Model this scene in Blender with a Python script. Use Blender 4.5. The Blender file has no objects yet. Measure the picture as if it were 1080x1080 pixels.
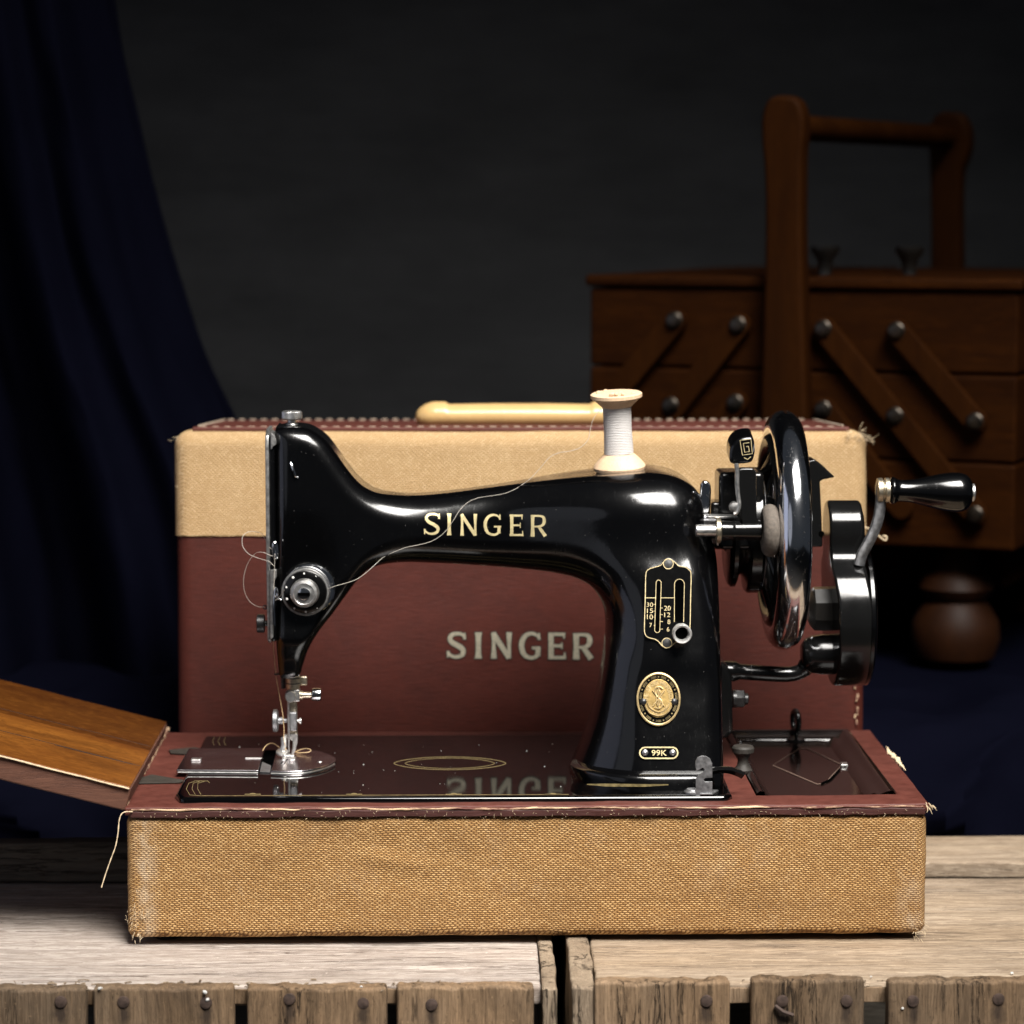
import bpy, bmesh, math, random
import numpy as np
from mathutils import Vector, Matrix, noise
from mathutils.bvhtree import BVHTree

random.seed(7)
S = bpy.context.scene
COL = S.collection
R = math.radians

# ------------------------------------------------------------------ camera
F_PX = 2935.0                       # focal length in pixels of the 1080 px photograph
CAM = Vector((-0.006, -1.53, 0.412))
PITCH = R(6.23)
cd = bpy.data.cameras.new('camera')
cam = bpy.data.objects.new('camera', cd)
COL.objects.link(cam)
cam.location = CAM
cam.rotation_euler = (R(90) - PITCH, 0, 0)
cd.sensor_width = 36.0
cd.lens = F_PX / 1080 * 36
cd.clip_start = 0.05
cd.clip_end = 50
cd.dof.use_dof = True
cd.dof.focus_distance = 1.57
cd.dof.aperture_fstop = 7.8
S.camera = cam

# ------------------------------------------------------------------ world, light, exposure
W = bpy.data.worlds.new('World')
S.world = W
W.use_nodes = True
bg = W.node_tree.nodes['Background']
bg.inputs[0].default_value = (0.75, 0.85, 1.0, 1)
bg.inputs[1].default_value = 0.035
S.view_settings.view_transform = 'Standard'
S.view_settings.look = 'None'
S.view_settings.exposure = 0
S.view_settings.gamma = 1
S.view_settings.use_curve_mapping = False
S.render.engine = 'CYCLES'
S.cycles.use_denoising = True
S.cycles.max_bounces = 10
S.cycles.sample_clamp_indirect = 6


def area(name, loc, target, sx, sy, power, color, spread=180):
    ld = bpy.data.lights.new(name, 'AREA')
    ld.shape = 'RECTANGLE'
    ld.size, ld.size_y = sx, sy
    ld.energy = power
    ld.color = color
    ld.spread = R(spread)
    o = bpy.data.objects.new(name, ld)
    COL.objects.link(o)
    o.location = loc
    o.rotation_euler = (Vector(target) - Vector(loc)).to_track_quat('-Z', 'Y').to_euler()
    return o


# a tall window in front of the scene: six panes of daylight
WIN_C = Vector((0.44, -0.88, 1.66))
WIN_T = Vector((0.02, 0.08, 0.14))
wq = (WIN_T - WIN_C).to_track_quat('-Z', 'Y')
for i in range(3):
    for j in range(2):
        off = wq @ Vector(((i - 1) * 0.36, (j - 0.5) * 0.50, 0))
        a = area('window_pane_light', WIN_C + off, WIN_T + off, 0.33, 0.465, 2.35, (1.0, 0.965, 0.915), 52)
# dimmer daylight reflected by the room on the left, in front
area('room_bounce_light', (-1.35, -1.35, 0.55), (0.1, 0.05, 0.2), 1.1, 1.3, 1.1, (0.86, 0.89, 1.0)).data.shape = 'ELLIPSE'
# dim cool daylight from the left side of the room
area('side_fill_light', (-1.25, -0.20, 0.42), (0.05, 0.05, 0.16), 0.8, 1.0, 1.4, (0.74, 0.78, 1.0))


# ------------------------------------------------------------------ frames: pixel rays into a thing's own space
class Frame:
    def __init__(s, origin=(0, 0, 0), yaw=0.0, tilt=0.0):
        s.o = Vector(origin)
        s.m = Matrix.Rotation(yaw, 3, 'Z') @ Matrix.Rotation(tilt, 3, 'X')
        s.i = s.m.inverted()
        s.cam = s.i @ (CAM - s.o)

    def ray(s, u, v):
        a, b = (u - 540) / F_PX, (540 - v) / F_PX
        d = Vector((a, math.cos(PITCH) + b * math.sin(PITCH), -math.sin(PITCH) + b * math.cos(PITCH)))
        return s.cam, s.i @ d

    def P(s, u, v, y):
        o, d = s.ray(u, v)
        return o + d * ((y - o.y) / d.y)

    def Z(s, u, v, z):
        o, d = s.ray(u, v)
        return o + d * ((z - o.z) / d.z)

    def px(s, p):
        w = s.m @ Vector(p) + s.o - CAM
        f = w.y * math.cos(PITCH) - w.z * math.sin(PITCH)
        up = w.y * math.sin(PITCH) + w.z * math.cos(PITCH)
        return 540 + F_PX * w.x / f, 540 - F_PX * up / f


# ------------------------------------------------------------------ materials
MAT = {}


class NT:
    def __init__(s, name):
        s.m = bpy.data.materials.new(name)
        s.m.use_nodes = True
        s.t = s.m.node_tree
        s.b = s.t.nodes['Principled BSDF']
        MAT[name] = s.m

    def n(s, typ, ins=None, **kw):
        nd = s.t.nodes.new('ShaderNode' + typ)
        for k, v in kw.items():
            setattr(nd, k, v)
        for k, v in (ins or {}).items():
            if hasattr(v, 'is_output') or isinstance(v, bpy.types.NodeSocket):
                s.t.links.new(v, nd.inputs[k])
            else:
                nd.inputs[k].default_value = v
        return nd

    def math(s, op, a, b=0.0, c=0.0, clamp=False):
        return s.n('Math', {0: a, 1: b, 2: c}, operation=op, use_clamp=clamp).outputs[0]

    def mix(s, f, a, b, blend='MIX'):
        nd = s.t.nodes.new('ShaderNodeMix')
        nd.data_type = 'RGBA'
        nd.blend_type = blend
        for k, v in ((0, f), (6, a), (7, b)):
            if isinstance(v, bpy.types.NodeSocket):
                s.t.links.new(v, nd.inputs[k])
            else:
                nd.inputs[k].default_value = v if k == 0 else (*v[:3], 1)
        return nd.outputs[2]

    def ramp(s, f, stops):
        nd = s.n('ValToRGB', {0: f})
        cr = nd.color_ramp
        while len(cr.elements) < len(stops):
            cr.elements.new(0.5)
        for e, (p, c) in zip(cr.elements, stops):
            e.position = p
            e.color = (c, c, c, 1) if not hasattr(c, '__len__') else (*c[:3], 1)
        return nd.outputs[0]

    def coord(s, scale=(1, 1, 1), rot=(0, 0, 0), loc=(0, 0, 0), src=None):
        c = src if src is not None else s.n('TexCoord').outputs['Object']
        return s.n('Mapping', {0: c, 1: loc, 2: rot, 3: scale}).outputs[0]

    def noise(s, vec, scale, detail=4, rough=0.55, dist=0.0):
        return s.n('TexNoise', {'Vector': vec, 'Scale': scale, 'Detail': detail, 'Roughness': rough, 'Distortion': dist}).outputs[0]

    def set(s, **kw):
        for k, v in kw.items():
            k = {'base': 'Base Color', 'rough': 'Roughness', 'metal': 'Metallic', 'ior': 'IOR', 'coat': 'Coat Weight',
                 'coatr': 'Coat Roughness', 'normal': 'Normal', 'sheen': 'Sheen Weight', 'spec': 'Specular IOR Level'}[k]
            if isinstance(v, bpy.types.NodeSocket):
                s.t.links.new(v, s.b.inputs[k])
            elif hasattr(v, '__len__'):
                s.b.inputs[k].default_value = (*v[:3], 1)
            else:
                s.b.inputs[k].default_value = v

    def bump(s, h, strength=0.3, dist=0.001, normal=None):
        ins = {'Height': h, 'Strength': strength, 'Distance': dist}
        if normal is not None:
            ins['Normal'] = normal
        return s.n('Bump', ins).outputs[0]


def simple(name, base, rough=0.5, metal=0.0, var=0.0, scale=300, bump=0.0, **kw):
    t = NT(name)
    c = t.coord()
    n = t.noise(c, scale, 5)
    if var:
        k = t.ramp(n, [(0.3, 1 - var), (0.7, 1 + var * 0.6)])
        t.set(base=t.mix(1.0, base, k, 'MULTIPLY'))
    else:
        t.set(base=base)
    t.set(rough=t.math('MULTIPLY_ADD', n, rough * 0.5, rough * 0.75), metal=metal, **kw)
    if bump:
        t.set(normal=t.bump(n, bump, 0.0006))
    return t


# glossy black japanned enamel with wear: fine scratches, dust specks, dull patches
t = NT('black_enamel')
c = t.coord()
sc1 = t.noise(t.coord((900, 160, 300), (0.3, 1.1, 0.6)), 1.0, 2, 0.6, 0.4)
smudge = t.noise(c, 28, 5, 0.6, 0.5)
vor = t.n('TexVoronoi', {'Vector': c, 'Scale': 430}, feature='F1')
dot = t.math('LESS_THAN', vor.outputs['Distance'], 0.075)
pick = t.math('GREATER_THAN', t.n('SeparateColor', {0: vor.outputs['Color']}).outputs[0], 0.80)
speck = t.math('MULTIPLY', dot, pick)
t.set(base=t.mix(speck, (0.0010, 0.0010, 0.0012), (0.09, 0.085, 0.08)), ior=1.55, coat=0.20, coatr=0.30)
r0 = t.math('MULTIPLY_ADD', t.ramp(smudge, [(0.42, 0.0), (0.75, 1.0)]), 0.16, 0.10)
r1 = t.math('MULTIPLY_ADD', t.ramp(sc1, [(0.60, 0.0), (0.68, 1.0)]), 0.08, r0)
t.set(rough=t.math('MULTIPLY_ADD', speck, 0.5, r1))
t.set(normal=t.bump(t.math('ADD', t.math('MULTIPLY_ADD', sc1, 0.035, t.math('MULTIPLY', t.noise(c, 420, 3), 0.14)), smudge), 0.05, 0.002))

t = NT('bed_enamel')                # the flat bed, worn smooth
c = t.coord()
sm_ = t.noise(c, 24, 5, 0.6, 0.5)
t.set(base=(0.0012, 0.0011, 0.0012), ior=1.55)
t.set(rough=t.math('MULTIPLY_ADD', t.ramp(sm_, [(0.45, 0.0), (0.75, 1.0)]), 0.05, 0.035))

t = NT('black_japan_worn')          # duller black paint of the crank and the winder
c = t.coord()
n1 = t.noise(c, 90, 6, 0.65)
chip = t.ramp(t.noise(c, 260, 5, 0.7), [(0.70, 0.0), (0.76, 1.0)])
t.set(base=t.mix(chip, (0.005, 0.005, 0.005), (0.10, 0.09, 0.08)), ior=1.5)
t.set(rough=t.math('MULTIPLY_ADD', n1, 0.22, 0.05), normal=t.bump(n1, 0.05, 0.001))

t = NT('chrome')
c = t.coord()
pit = t.ramp(t.noise(c, 330, 6, 0.75), [(0.60, 0.0), (0.68, 1.0)])
t.set(base=t.mix(pit, (0.78, 0.79, 0.82), (0.10, 0.07, 0.05)), metal=1.0)
t.set(rough=t.math('MULTIPLY_ADD', pit, 0.35, t.math('MULTIPLY_ADD', t.noise(c, 60, 4), 0.10, 0.07)))
simple('steel', (0.66, 0.65, 0.63), 0.40, 1.0, 0.25, 400, 0.06)
simple('bright_steel', (0.86, 0.85, 0.83), 0.55, 1.0, 0.12, 400, 0.05)
simple('dull_steel', (0.36, 0.36, 0.37), 0.52, 1.0, 0.35, 350, 0.12)
simple('dark_steel', (0.07, 0.07, 0.07), 0.38, 0.8, 0.3, 300, 0.15)
simple('plate_steel', (0.50, 0.46, 0.48), 0.23, 1.0, 0.07, 60, 0.004)
simple('nickel_brass', (0.58, 0.51, 0.39), 0.40, 1.0, 0.35, 500, 0.1)
simple('gold_decal', (0.74, 0.62, 0.34), 0.38, 0.35, 0.25, 300)
simple('gold_worn', (0.26, 0.20, 0.09), 0.40, 0.3, 0.5, 350)
simple('gold_line', (0.62, 0.50, 0.28), 0.40, 0.3, 0.3, 500)
simple('brass', (0.44, 0.30, 0.11), 0.45, 0.75, 0.35, 420, 0.15)
simple('brass_light', (0.58, 0.43, 0.21), 0.45, 0.6, 0.25, 420, 0.15)
simple('plate_black', (0.002, 0.002, 0.002), 0.16, 0.0, 0, 300, 0.05)
simple('slot_black', (0.001, 0.001, 0.001), 0.8, spec=0.0)
simple('dark_rubber', (0.026, 0.022, 0.018), 0.65, 0.0, 0.35, 500, 0.4)
simple('rubber', (0.12, 0.10, 0.082), 0.85, 0.0, 0.35, 500, 0.5)
simple('white_mark', (0.75, 0.74, 0.70), 0.6)
simple('case_ink', (0.30, 0.275, 0.205), 0.55, 0.0, 0.30, 700, 0.05)
simple('case_ink_dark', (0.022, 0.010, 0.007), 0.6)
simple('cream_plastic', (0.56, 0.37, 0.155), 0.33, 0.0, 0.10, 40, 0.01, coat=0.3)
simple('tray_line', (0.16, 0.11, 0.085), 0.5)
simple('stitching', (0.36, 0.28, 0.21), 0.8, 0.0, 0.3, 300)
simple('fray', (0.66, 0.52, 0.34), 0.9, 0.0, 0.25, 300)
simple('thread_white', (0.44, 0.40, 0.35), 0.7)
simple('thread_gold', (0.55, 0.38, 0.2), 0.6)
simple('rust_nail', (0.07, 0.045, 0.035), 0.75, 0.3, 0.5, 400, 0.5)
simple('bird_lime', (0.58, 0.57, 0.54), 0.8, 0.0, 0.2, 300, 0.3)
simple('knob_black', (0.008, 0.007, 0.006), 0.35)
simple('bolt_metal', (0.075, 0.065, 0.054), 0.36, 1.0, 0.25, 300, 0.1)
simple('floor_dark', (0.02, 0.018, 0.016), 0.8, 0.0, 0.4, 8)

t = NT('spool_thread')              # turns of white thread
c = t.coord()
wv = t.n('TexWave', {'Vector': c, 'Scale': 330, 'Distortion': 2.2, 'Detail': 2, 'Detail Scale': 1.2}, wave_type='BANDS', bands_direction='Z').outputs['Fac']
t.set(base=t.mix(t.ramp(wv, [(0.0, 0.0), (0.5, 1.0)]), (0.40, 0.37, 0.35), (0.70, 0.67, 0.65)), rough=0.75, sheen=0.2)
t.set(normal=t.bump(wv, 0.6, 0.0004))


def fabric(name, light, mid, gap, bw, rh, stain, wear, edges=None, nub=(0.80, 0.62, 0.38)):
    """coarse book cloth: staggered slubs of thread, some rubbed pale, with grime and worn edges"""
    t = NT(name)
    tc = t.n('TexCoord').outputs['Object']
    sp = t.n('SeparateXYZ', {0: tc})
    X, Y, Z = sp.outputs
    wob = t.math('SUBTRACT', t.noise(tc, 22, 3), .5)
    wob2 = t.math('SUBTRACT', t.noise(tc, 260, 3), .5)
    u = t.math('DIVIDE', t.math('ADD', t.math('ADD', X, Y), t.math('MULTIPLY_ADD', wob2, .0013, t.math('MULTIPLY', wob, .002))), bw)
    v = t.math('DIVIDE', t.math('ADD', t.math('ADD', Z, Y), t.math('MULTIPLY_ADD', wob2, .0008, t.math('MULTIPLY', wob, .0045))), rh)
    row = t.math('FLOOR', v)
    uu = t.math('ADD', u, t.math('MULTIPLY', t.math('FLOORED_MODULO', row, 2.0), .5))
    col_ = t.math('FLOOR', uu)
    su = t.math('SINE', t.math('MULTIPLY', t.math('FRACT', uu), math.pi))
    sv = t.math('SINE', t.math('MULTIPLY', t.math('FRACT', v), math.pi))
    slub = t.math('MULTIPLY', t.math('POWER', su, .6), t.math('POWER', sv, .6))
    cell = t.n('CombineXYZ', {0: col_, 1: row}).outputs[0]
    rnd_ = t.n('TexWhiteNoise', {'Vector': cell}, noise_dimensions='2D').outputs['Value']
    fibre = t.noise(t.coord((700, 700, 1500), src=tc), 1.0, 3, .7)
    c = t.mix(t.ramp(slub, [(.25, 0), (.80, 1)]), gap, mid)
    lit = t.math('MULTIPLY', t.ramp(slub, [(.55, 0), (.95, 1)]), t.math('MULTIPLY_ADD', t.math('POWER', rnd_, 1.6), 1.15, .08))
    c = t.mix(lit, c, light)
    c = t.mix(t.math('MULTIPLY', t.ramp(fibre, [(.35, 1), (.55, 0)]), .30), c, gap)
    rub = t.noise(t.coord((40, 40, 26), src=tc), 1.0, 8, .78, .8)
    rubm = t.math('MULTIPLY', t.ramp(rub, [(.53, 0), (.72, 1)]), wear)
    if edges:
        x0, x1, z0 = edges
        e1 = t.math('SUBTRACT', 1.0, t.math('DIVIDE', t.math('ABSOLUTE', t.math('SUBTRACT', X, x0 + .009)), .0095), clamp=True)
        e2 = t.math('SUBTRACT', 1.0, t.math('DIVIDE', t.math('ABSOLUTE', t.math('SUBTRACT', X, x1 - .006)), .010), clamp=True)
        lowz = t.math('SUBTRACT', 1.0, t.math('DIVIDE', t.math('ABSOLUTE', t.math('SUBTRACT', Z, z0)), .045), clamp=True)
        em = t.math('MAXIMUM', e1, t.math('MULTIPLY', e2, t.math('MULTIPLY_ADD', lowz, 1.1, .2)))
        em = t.math('MULTIPLY', em, t.ramp(t.noise(t.coord((120, 120, 80), src=tc), 1.0, 5, .7), [(.38, 0), (.60, 1)]))
        rubm = t.math('MAXIMUM', rubm, t.math('MULTIPLY', em, .55))
    c = t.mix(t.math('MULTIPLY', rubm, t.math('MULTIPLY_ADD', slub, .6, .4)), c, nub)
    big = t.noise(t.coord((7, 7, 30), src=tc), 1.0, 6, .65, .5)
    c = t.mix(t.math('MULTIPLY', t.ramp(big, [(.45, 0), (.78, 1)]), stain), c, gap)
    sm = t.noise(t.coord((60, 60, 110), src=tc), 1.0, 5, .7, .4)
    c = t.mix(t.math('MULTIPLY', t.ramp(sm, [(.58, 0), (.78, 1)]), stain * .8), c, gap)
    spots = t.ramp(t.noise(tc, 210, 2, .5), [(.765, 0), (.79, 1)])
    c = t.mix(t.math('MULTIPLY', spots, .8), c, (.05, .028, .015))
    t.set(base=c, rough=.85, normal=t.bump(slub, .7, .0006))
    return t


fabric('cream_cloth', (0.70, 0.505, 0.285), (0.53, 0.355, 0.175), (0.29, 0.172, 0.070), 0.0027, 0.00120, 0.20, 0.16)
fabric('tan_cloth', (0.68, 0.44, 0.19), (0.415, 0.225, 0.072), (0.130, 0.058, 0.014), 0.0028, 0.00112, 0.46, 0.16, (-.2235, .2215, .0), (.62, .53, .40))


def leatherette(name, base, bright):
    t = NT(name)
    tc = t.n('TexCoord').outputs['Object']
    g = t.noise(t.coord((110, 110, 1300), src=tc), 1.0, 4, 0.7)
    big = t.noise(tc, 22, 6, 0.65, 0.6)
    sp = t.ramp(t.noise(tc, 210, 4, 0.7), [(0.70, 0.0), (0.78, 1.0)])
    col = t.mix(t.ramp(g, [(0.3, 0.0), (0.7, 1.0)]), base, bright)
    col = t.mix(t.math('MULTIPLY', t.ramp(big, [(0.45, 0.0), (0.75, 1.0)]), 0.45), col, tuple(b * 0.6 for b in base))
    col = t.mix(t.math('MULTIPLY', sp, 0.22), col, (0.34, 0.20, 0.13))
    t.set(base=col, rough=t.math('MULTIPLY_ADD', big, 0.25, 0.42), spec=0.28, normal=t.bump(g, 0.5, 0.0005))
    return t


leatherette('brown_leatherette', (0.044, 0.0085, 0.0050), (0.078, 0.0165, 0.0105))
leatherette('rim_leatherette', (0.070, 0.0180, 0.0125), (0.120, 0.036, 0.026))
t = leatherette('dark_edge', (0.045, 0.016, 0.014), (0.075, 0.028, 0.024))
t = leatherette('dark_patch', (0.030, 0.026, 0.022), (0.05, 0.042, 0.034))

t = NT('worn_edge')                 # the pale rubbed line where the folded leatherette has worn through
c = t.coord((1, 1, 1))
n1 = t.noise(t.coord((55, 300, 300)), 1.0, 5, 0.7)
t.set(base=t.mix(t.ramp(n1, [(0.44, 0.0), (0.58, 1.0)]), (0.13, 0.045, 0.034), (0.62, 0.44, 0.27)), rough=0.8)

t = NT('tray_enamel')
c = t.coord()
n1 = t.noise(c, 60, 5, 0.6)
t.set(base=t.mix(n1, (0.005, 0.003, 0.0025), (0.012, 0.007, 0.006)), rough=t.math('MULTIPLY_ADD', n1, 0.12, 0.05), ior=1.5)


def wood(name, axis, light, mid, dark, ring=220, rough=0.75, crack=0.7, grey=None, bump=0.6, coat=0.0, fine=1500, dirt=0.35, planks=None, contrast=1.0, spec=0.3, spots=(), vary=0.0, flecks=0.0):
    """weathered or varnished timber, grain running along one axis of the thing"""
    t = NT(name)
    tc = t.n('TexCoord').outputs['Object']
    info = t.n('ObjectInfo').outputs['Random']
    off = t.n('VectorMath', {0: tc, 1: t.n('CombineXYZ', {0: t.math('MULTIPLY', info, 7.3), 1: t.math('MULTIPLY', info, 3.1), 2: t.math('MULTIPLY', info, 1.7)}).outputs[0]}, operation='ADD').outputs[0]
    k = {'X': (1, 0, 0), 'Y': (0, 1, 0), 'Z': (0, 0, 1)}[axis]

    def grain(freq, stretch, detail=4, ro=0.55, di=0.0, o=off):
        return t.noise(t.coord(tuple(freq * (stretch if a else 1) for a in k), src=o), 1.0, detail, ro, di)
    # slow wander of the grain so that the lines are not straight
    wan = t.n('TexNoise', {'Vector': t.coord(tuple((9 if a else 16) for a in k), src=off), 'Scale': 1.0, 'Detail': 2}).outputs['Color']
    wv = t.n('VectorMath', {0: wan, 1: tuple((0 if a else 0.010) for a in k)}, operation='MULTIPLY').outputs[0]
    off2 = t.n('VectorMath', {0: off, 1: wv}, operation='ADD').outputs[0]
    broad = grain(26, .12, 4, .6)
    rings = grain(ring, .04, 4, .65, 0.3, off2)
    fib = grain(fine, .05, 3, .75, 0, off2)
    fib2 = grain(fine * .4, .09, 5, .75, 0, off2)
    c = t.mix(t.ramp(broad, [(.33, 0), (.66, 1)]), mid, light)
    if planks:
        y = t.n('SeparateXYZ', {0: tc}).outputs[1]
        for p, f in planks:
            c = t.mix(t.math('GREATER_THAN', y, p), c, t.mix(1.0, c, (f, f * .92, f * .85), 'MULTIPLY'))
    if grey:
        c = t.mix(t.math('MULTIPLY', t.ramp(grain(11, .3, 5, .65), [(.42, 0), (.62, 1)]), .7), c, grey)
    late = t.ramp(rings, [(.40, 0), (.52, 1), (.58, 0.1), (.70, .55)])
    c = t.mix(t.math('MULTIPLY', late, .38 * contrast), c, t.mix(.45, mid, dark))
    c = t.mix(t.math('MULTIPLY', t.ramp(fib, [(.34, 1), (.52, 0)]), .55 * contrast), c, t.mix(.5, mid, dark))
    c = t.mix(t.math('MULTIPLY', t.ramp(fib2, [(.52, 0), (.70, 1)]), .35 * contrast), c, tuple(min(.9, x * 1.25) for x in light))
    ln = t.math('ABSOLUTE', t.math('SUBTRACT', grain(130, .045, 5, .72, .2, off2), .5))
    msk = t.ramp(grain(60, .10, 3), [(.50, 0), (.60, 1)])
    cr = t.math('MULTIPLY', t.ramp(ln, [(0.0, 1), (.022, 0)]), msk)
    c = t.mix(t.math('MULTIPLY', cr, crack), c, dark)
    st = t.noise(t.coord(tuple((10 if a else 26) for a in k), src=off), 1.0, 6, .72, .6)
    c = t.mix(t.math('MULTIPLY', t.ramp(st, [(.50, 0), (.76, 1)]), dirt), c, dark)
    if flecks:
        fl = t.noise(t.coord(tuple((260 if a else 700) for a in k), src=off), 1.0, 3, .6)
        c = t.mix(t.math('MULTIPLY', t.ramp(fl, [(.62, 0), (.70, 1)]), flecks), c, dark)
        fl2 = t.noise(t.coord((330, 330, 330), src=off), 1.0, 3, .6)
        c = t.mix(t.math('MULTIPLY', t.ramp(fl2, [(.66, 0), (.72, 1)]), flecks), c, tuple(min(.8, x * 1.35) for x in light))
    if vary:
        c = t.mix(1.0, c, t.ramp(info, [(0, 1 - vary), (1, 1 + vary * .5)]), 'MULTIPLY')
    if spots:
        X, _, Z = t.n('SeparateXYZ', {0: tc}).outputs
        wob = t.math('MULTIPLY', t.math('SUBTRACT', t.noise(tc, 160, 4, .7), .5), .006)
        tot = None
        for (sx, sz) in spots:
            dx = t.math('DIVIDE', t.math('ADD', t.math('SUBTRACT', X, sx), wob), .0045)
            dz = t.math('DIVIDE', t.math('SUBTRACT', Z, sz - .006), .013)
            r2 = t.math('SQRT', t.math('ADD', t.math('MULTIPLY', dx, dx), t.math('MULTIPLY', dz, dz)))
            mk = t.math('SUBTRACT', 1.0, r2, clamp=True)
            tot = mk if tot is None else t.math('MAXIMUM', tot, mk)
        c = t.mix(t.math('MULTIPLY', t.ramp(tot, [(0, 0), (.75, 1)]), .85), c, (.030, .020, .015))
    h = t.math('SUBTRACT', t.math('ADD', t.math('MULTIPLY', fib, .5), t.math('MULTIPLY', rings, .8)), cr)
    t.set(base=c, rough=rough, spec=spec, normal=t.bump(h, bump, 0.0010))
    if coat:
        t.set(coat=coat, coatr=0.14)
    return t


wood('crate_pale', 'X', (0.52, 0.46, 0.41), (0.385, 0.32, 0.27), (0.09, 0.06, 0.045), 200, grey=(0.42, 0.375, 0.345), contrast=2.2, crack=1.0, flecks=.5)
wood('crate_tan', 'X', (0.44, 0.345, 0.245), (0.295, 0.215, 0.140), (0.08, 0.055, 0.04), 200, grey=(0.37, 0.305, 0.24), contrast=2.1, dirt=.5, crack=.95, flecks=.55)
wood('crate_dark', 'X', (0.17, 0.15, 0.12), (0.11, 0.09, 0.07), (0.03, 0.022, 0.018), 200, bump=0.8, grey=(0.11, 0.11, 0.10))
wood('crate_end', 'Z', (0.42, 0.33, 0.235), (0.25, 0.185, 0.125), (0.05, 0.035, 0.024), 260, bump=1.3, crack=0.9, dirt=0.6, contrast=1.3)
wood('leaf_varnish', 'X', (0.27, 0.098, 0.015), (0.130, 0.040, 0.0065), (0.030, 0.009, 0.002), 150, rough=0.36, crack=0.6, bump=0.12, coat=0.2, dirt=0.55, fine=1100, planks=[(-.004, .38)], contrast=1.2)
wood('leaf_edge', 'X', (0.150, 0.068, 0.044), (0.098, 0.043, 0.028), (0.045, 0.020, 0.015), 260, rough=0.6, bump=0.2, crack=0.4, dirt=0.2)
wood('teak_box', 'X', (0.034, 0.0100, 0.0014), (0.016, 0.0044, 0.0007), (0.010, 0.003, 0.001), 150, rough=0.6, bump=0.12, crack=0.4, dirt=0.6, spec=.04, contrast=1.7)
wood('teak_post', 'Z', (0.033, 0.0100, 0.0015), (0.018, 0.0052, 0.0008), (0.011, 0.0033, 0.001), 150, rough=0.6, bump=0.12, crack=0.4, spec=.04)
wood('teak_foot_shaded', 'Z', (0.026, 0.0078, 0.0018), (0.015, 0.0045, 0.001), (0.006, 0.002, 0.001), 150, rough=0.55, bump=0.05, crack=0.4, spec=.15)  # same teak darkened: the box's shade on its feet is put into the colour
wood('spool_wood', 'Z', (0.74, 0.54, 0.36), (0.62, 0.42, 0.26), (0.32, 0.18, 0.10), 500, rough=0.6, bump=0.2, crack=0.2, dirt=0.10, contrast=.6)


def cloth(name, a, b):
    t = NT(name)
    c = t.coord()
    n1 = t.noise(c, 1400, 3, 0.6)
    n2 = t.noise(c, 9, 4, 0.6)
    t.set(base=t.mix(t.math('MULTIPLY_ADD', n1, 0.5, t.math('MULTIPLY', n2, 0.5)), a, b), rough=0.95, spec=0.0, normal=t.bump(n1, 0.35, 0.0006))
    return t


cloth('navy_cloth', (0.0010, 0.0011, 0.0028), (0.0036, 0.0039, 0.0090))
t = cloth('backdrop_paint', (0.020, 0.020, 0.0195), (0.031, 0.031, 0.0305))
c = t.coord((1.0, 1, 2.2))
lin = t.noise(t.coord((14, 14, 160)), 1.0, 5, 0.65)
t.set(base=t.mix(t.ramp(t.math('MULTIPLY_ADD', lin, 0.22, t.math('MULTIPLY', t.noise(c, 3.5, 7, 0.72), 0.78)), [(.34, 0), (.68, 1)]), (0.032, 0.0325, 0.034), (0.060, 0.0605, 0.063)))

# ------------------------------------------------------------------ objects
OFF = {}


def root(name, frame, base, label, cat, group=None):
    o = bpy.data.objects.new(name, None)
    o.empty_display_size = 0.05
    COL.objects.link(o)
    o.location = frame.m @ Vector(base) + frame.o
    o.rotation_euler = frame.m.to_euler()
    o['label'] = label
    o['category'] = cat
    if group:
        o['group'] = group
    OFF[o.name] = Vector(base)
    return o


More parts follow.
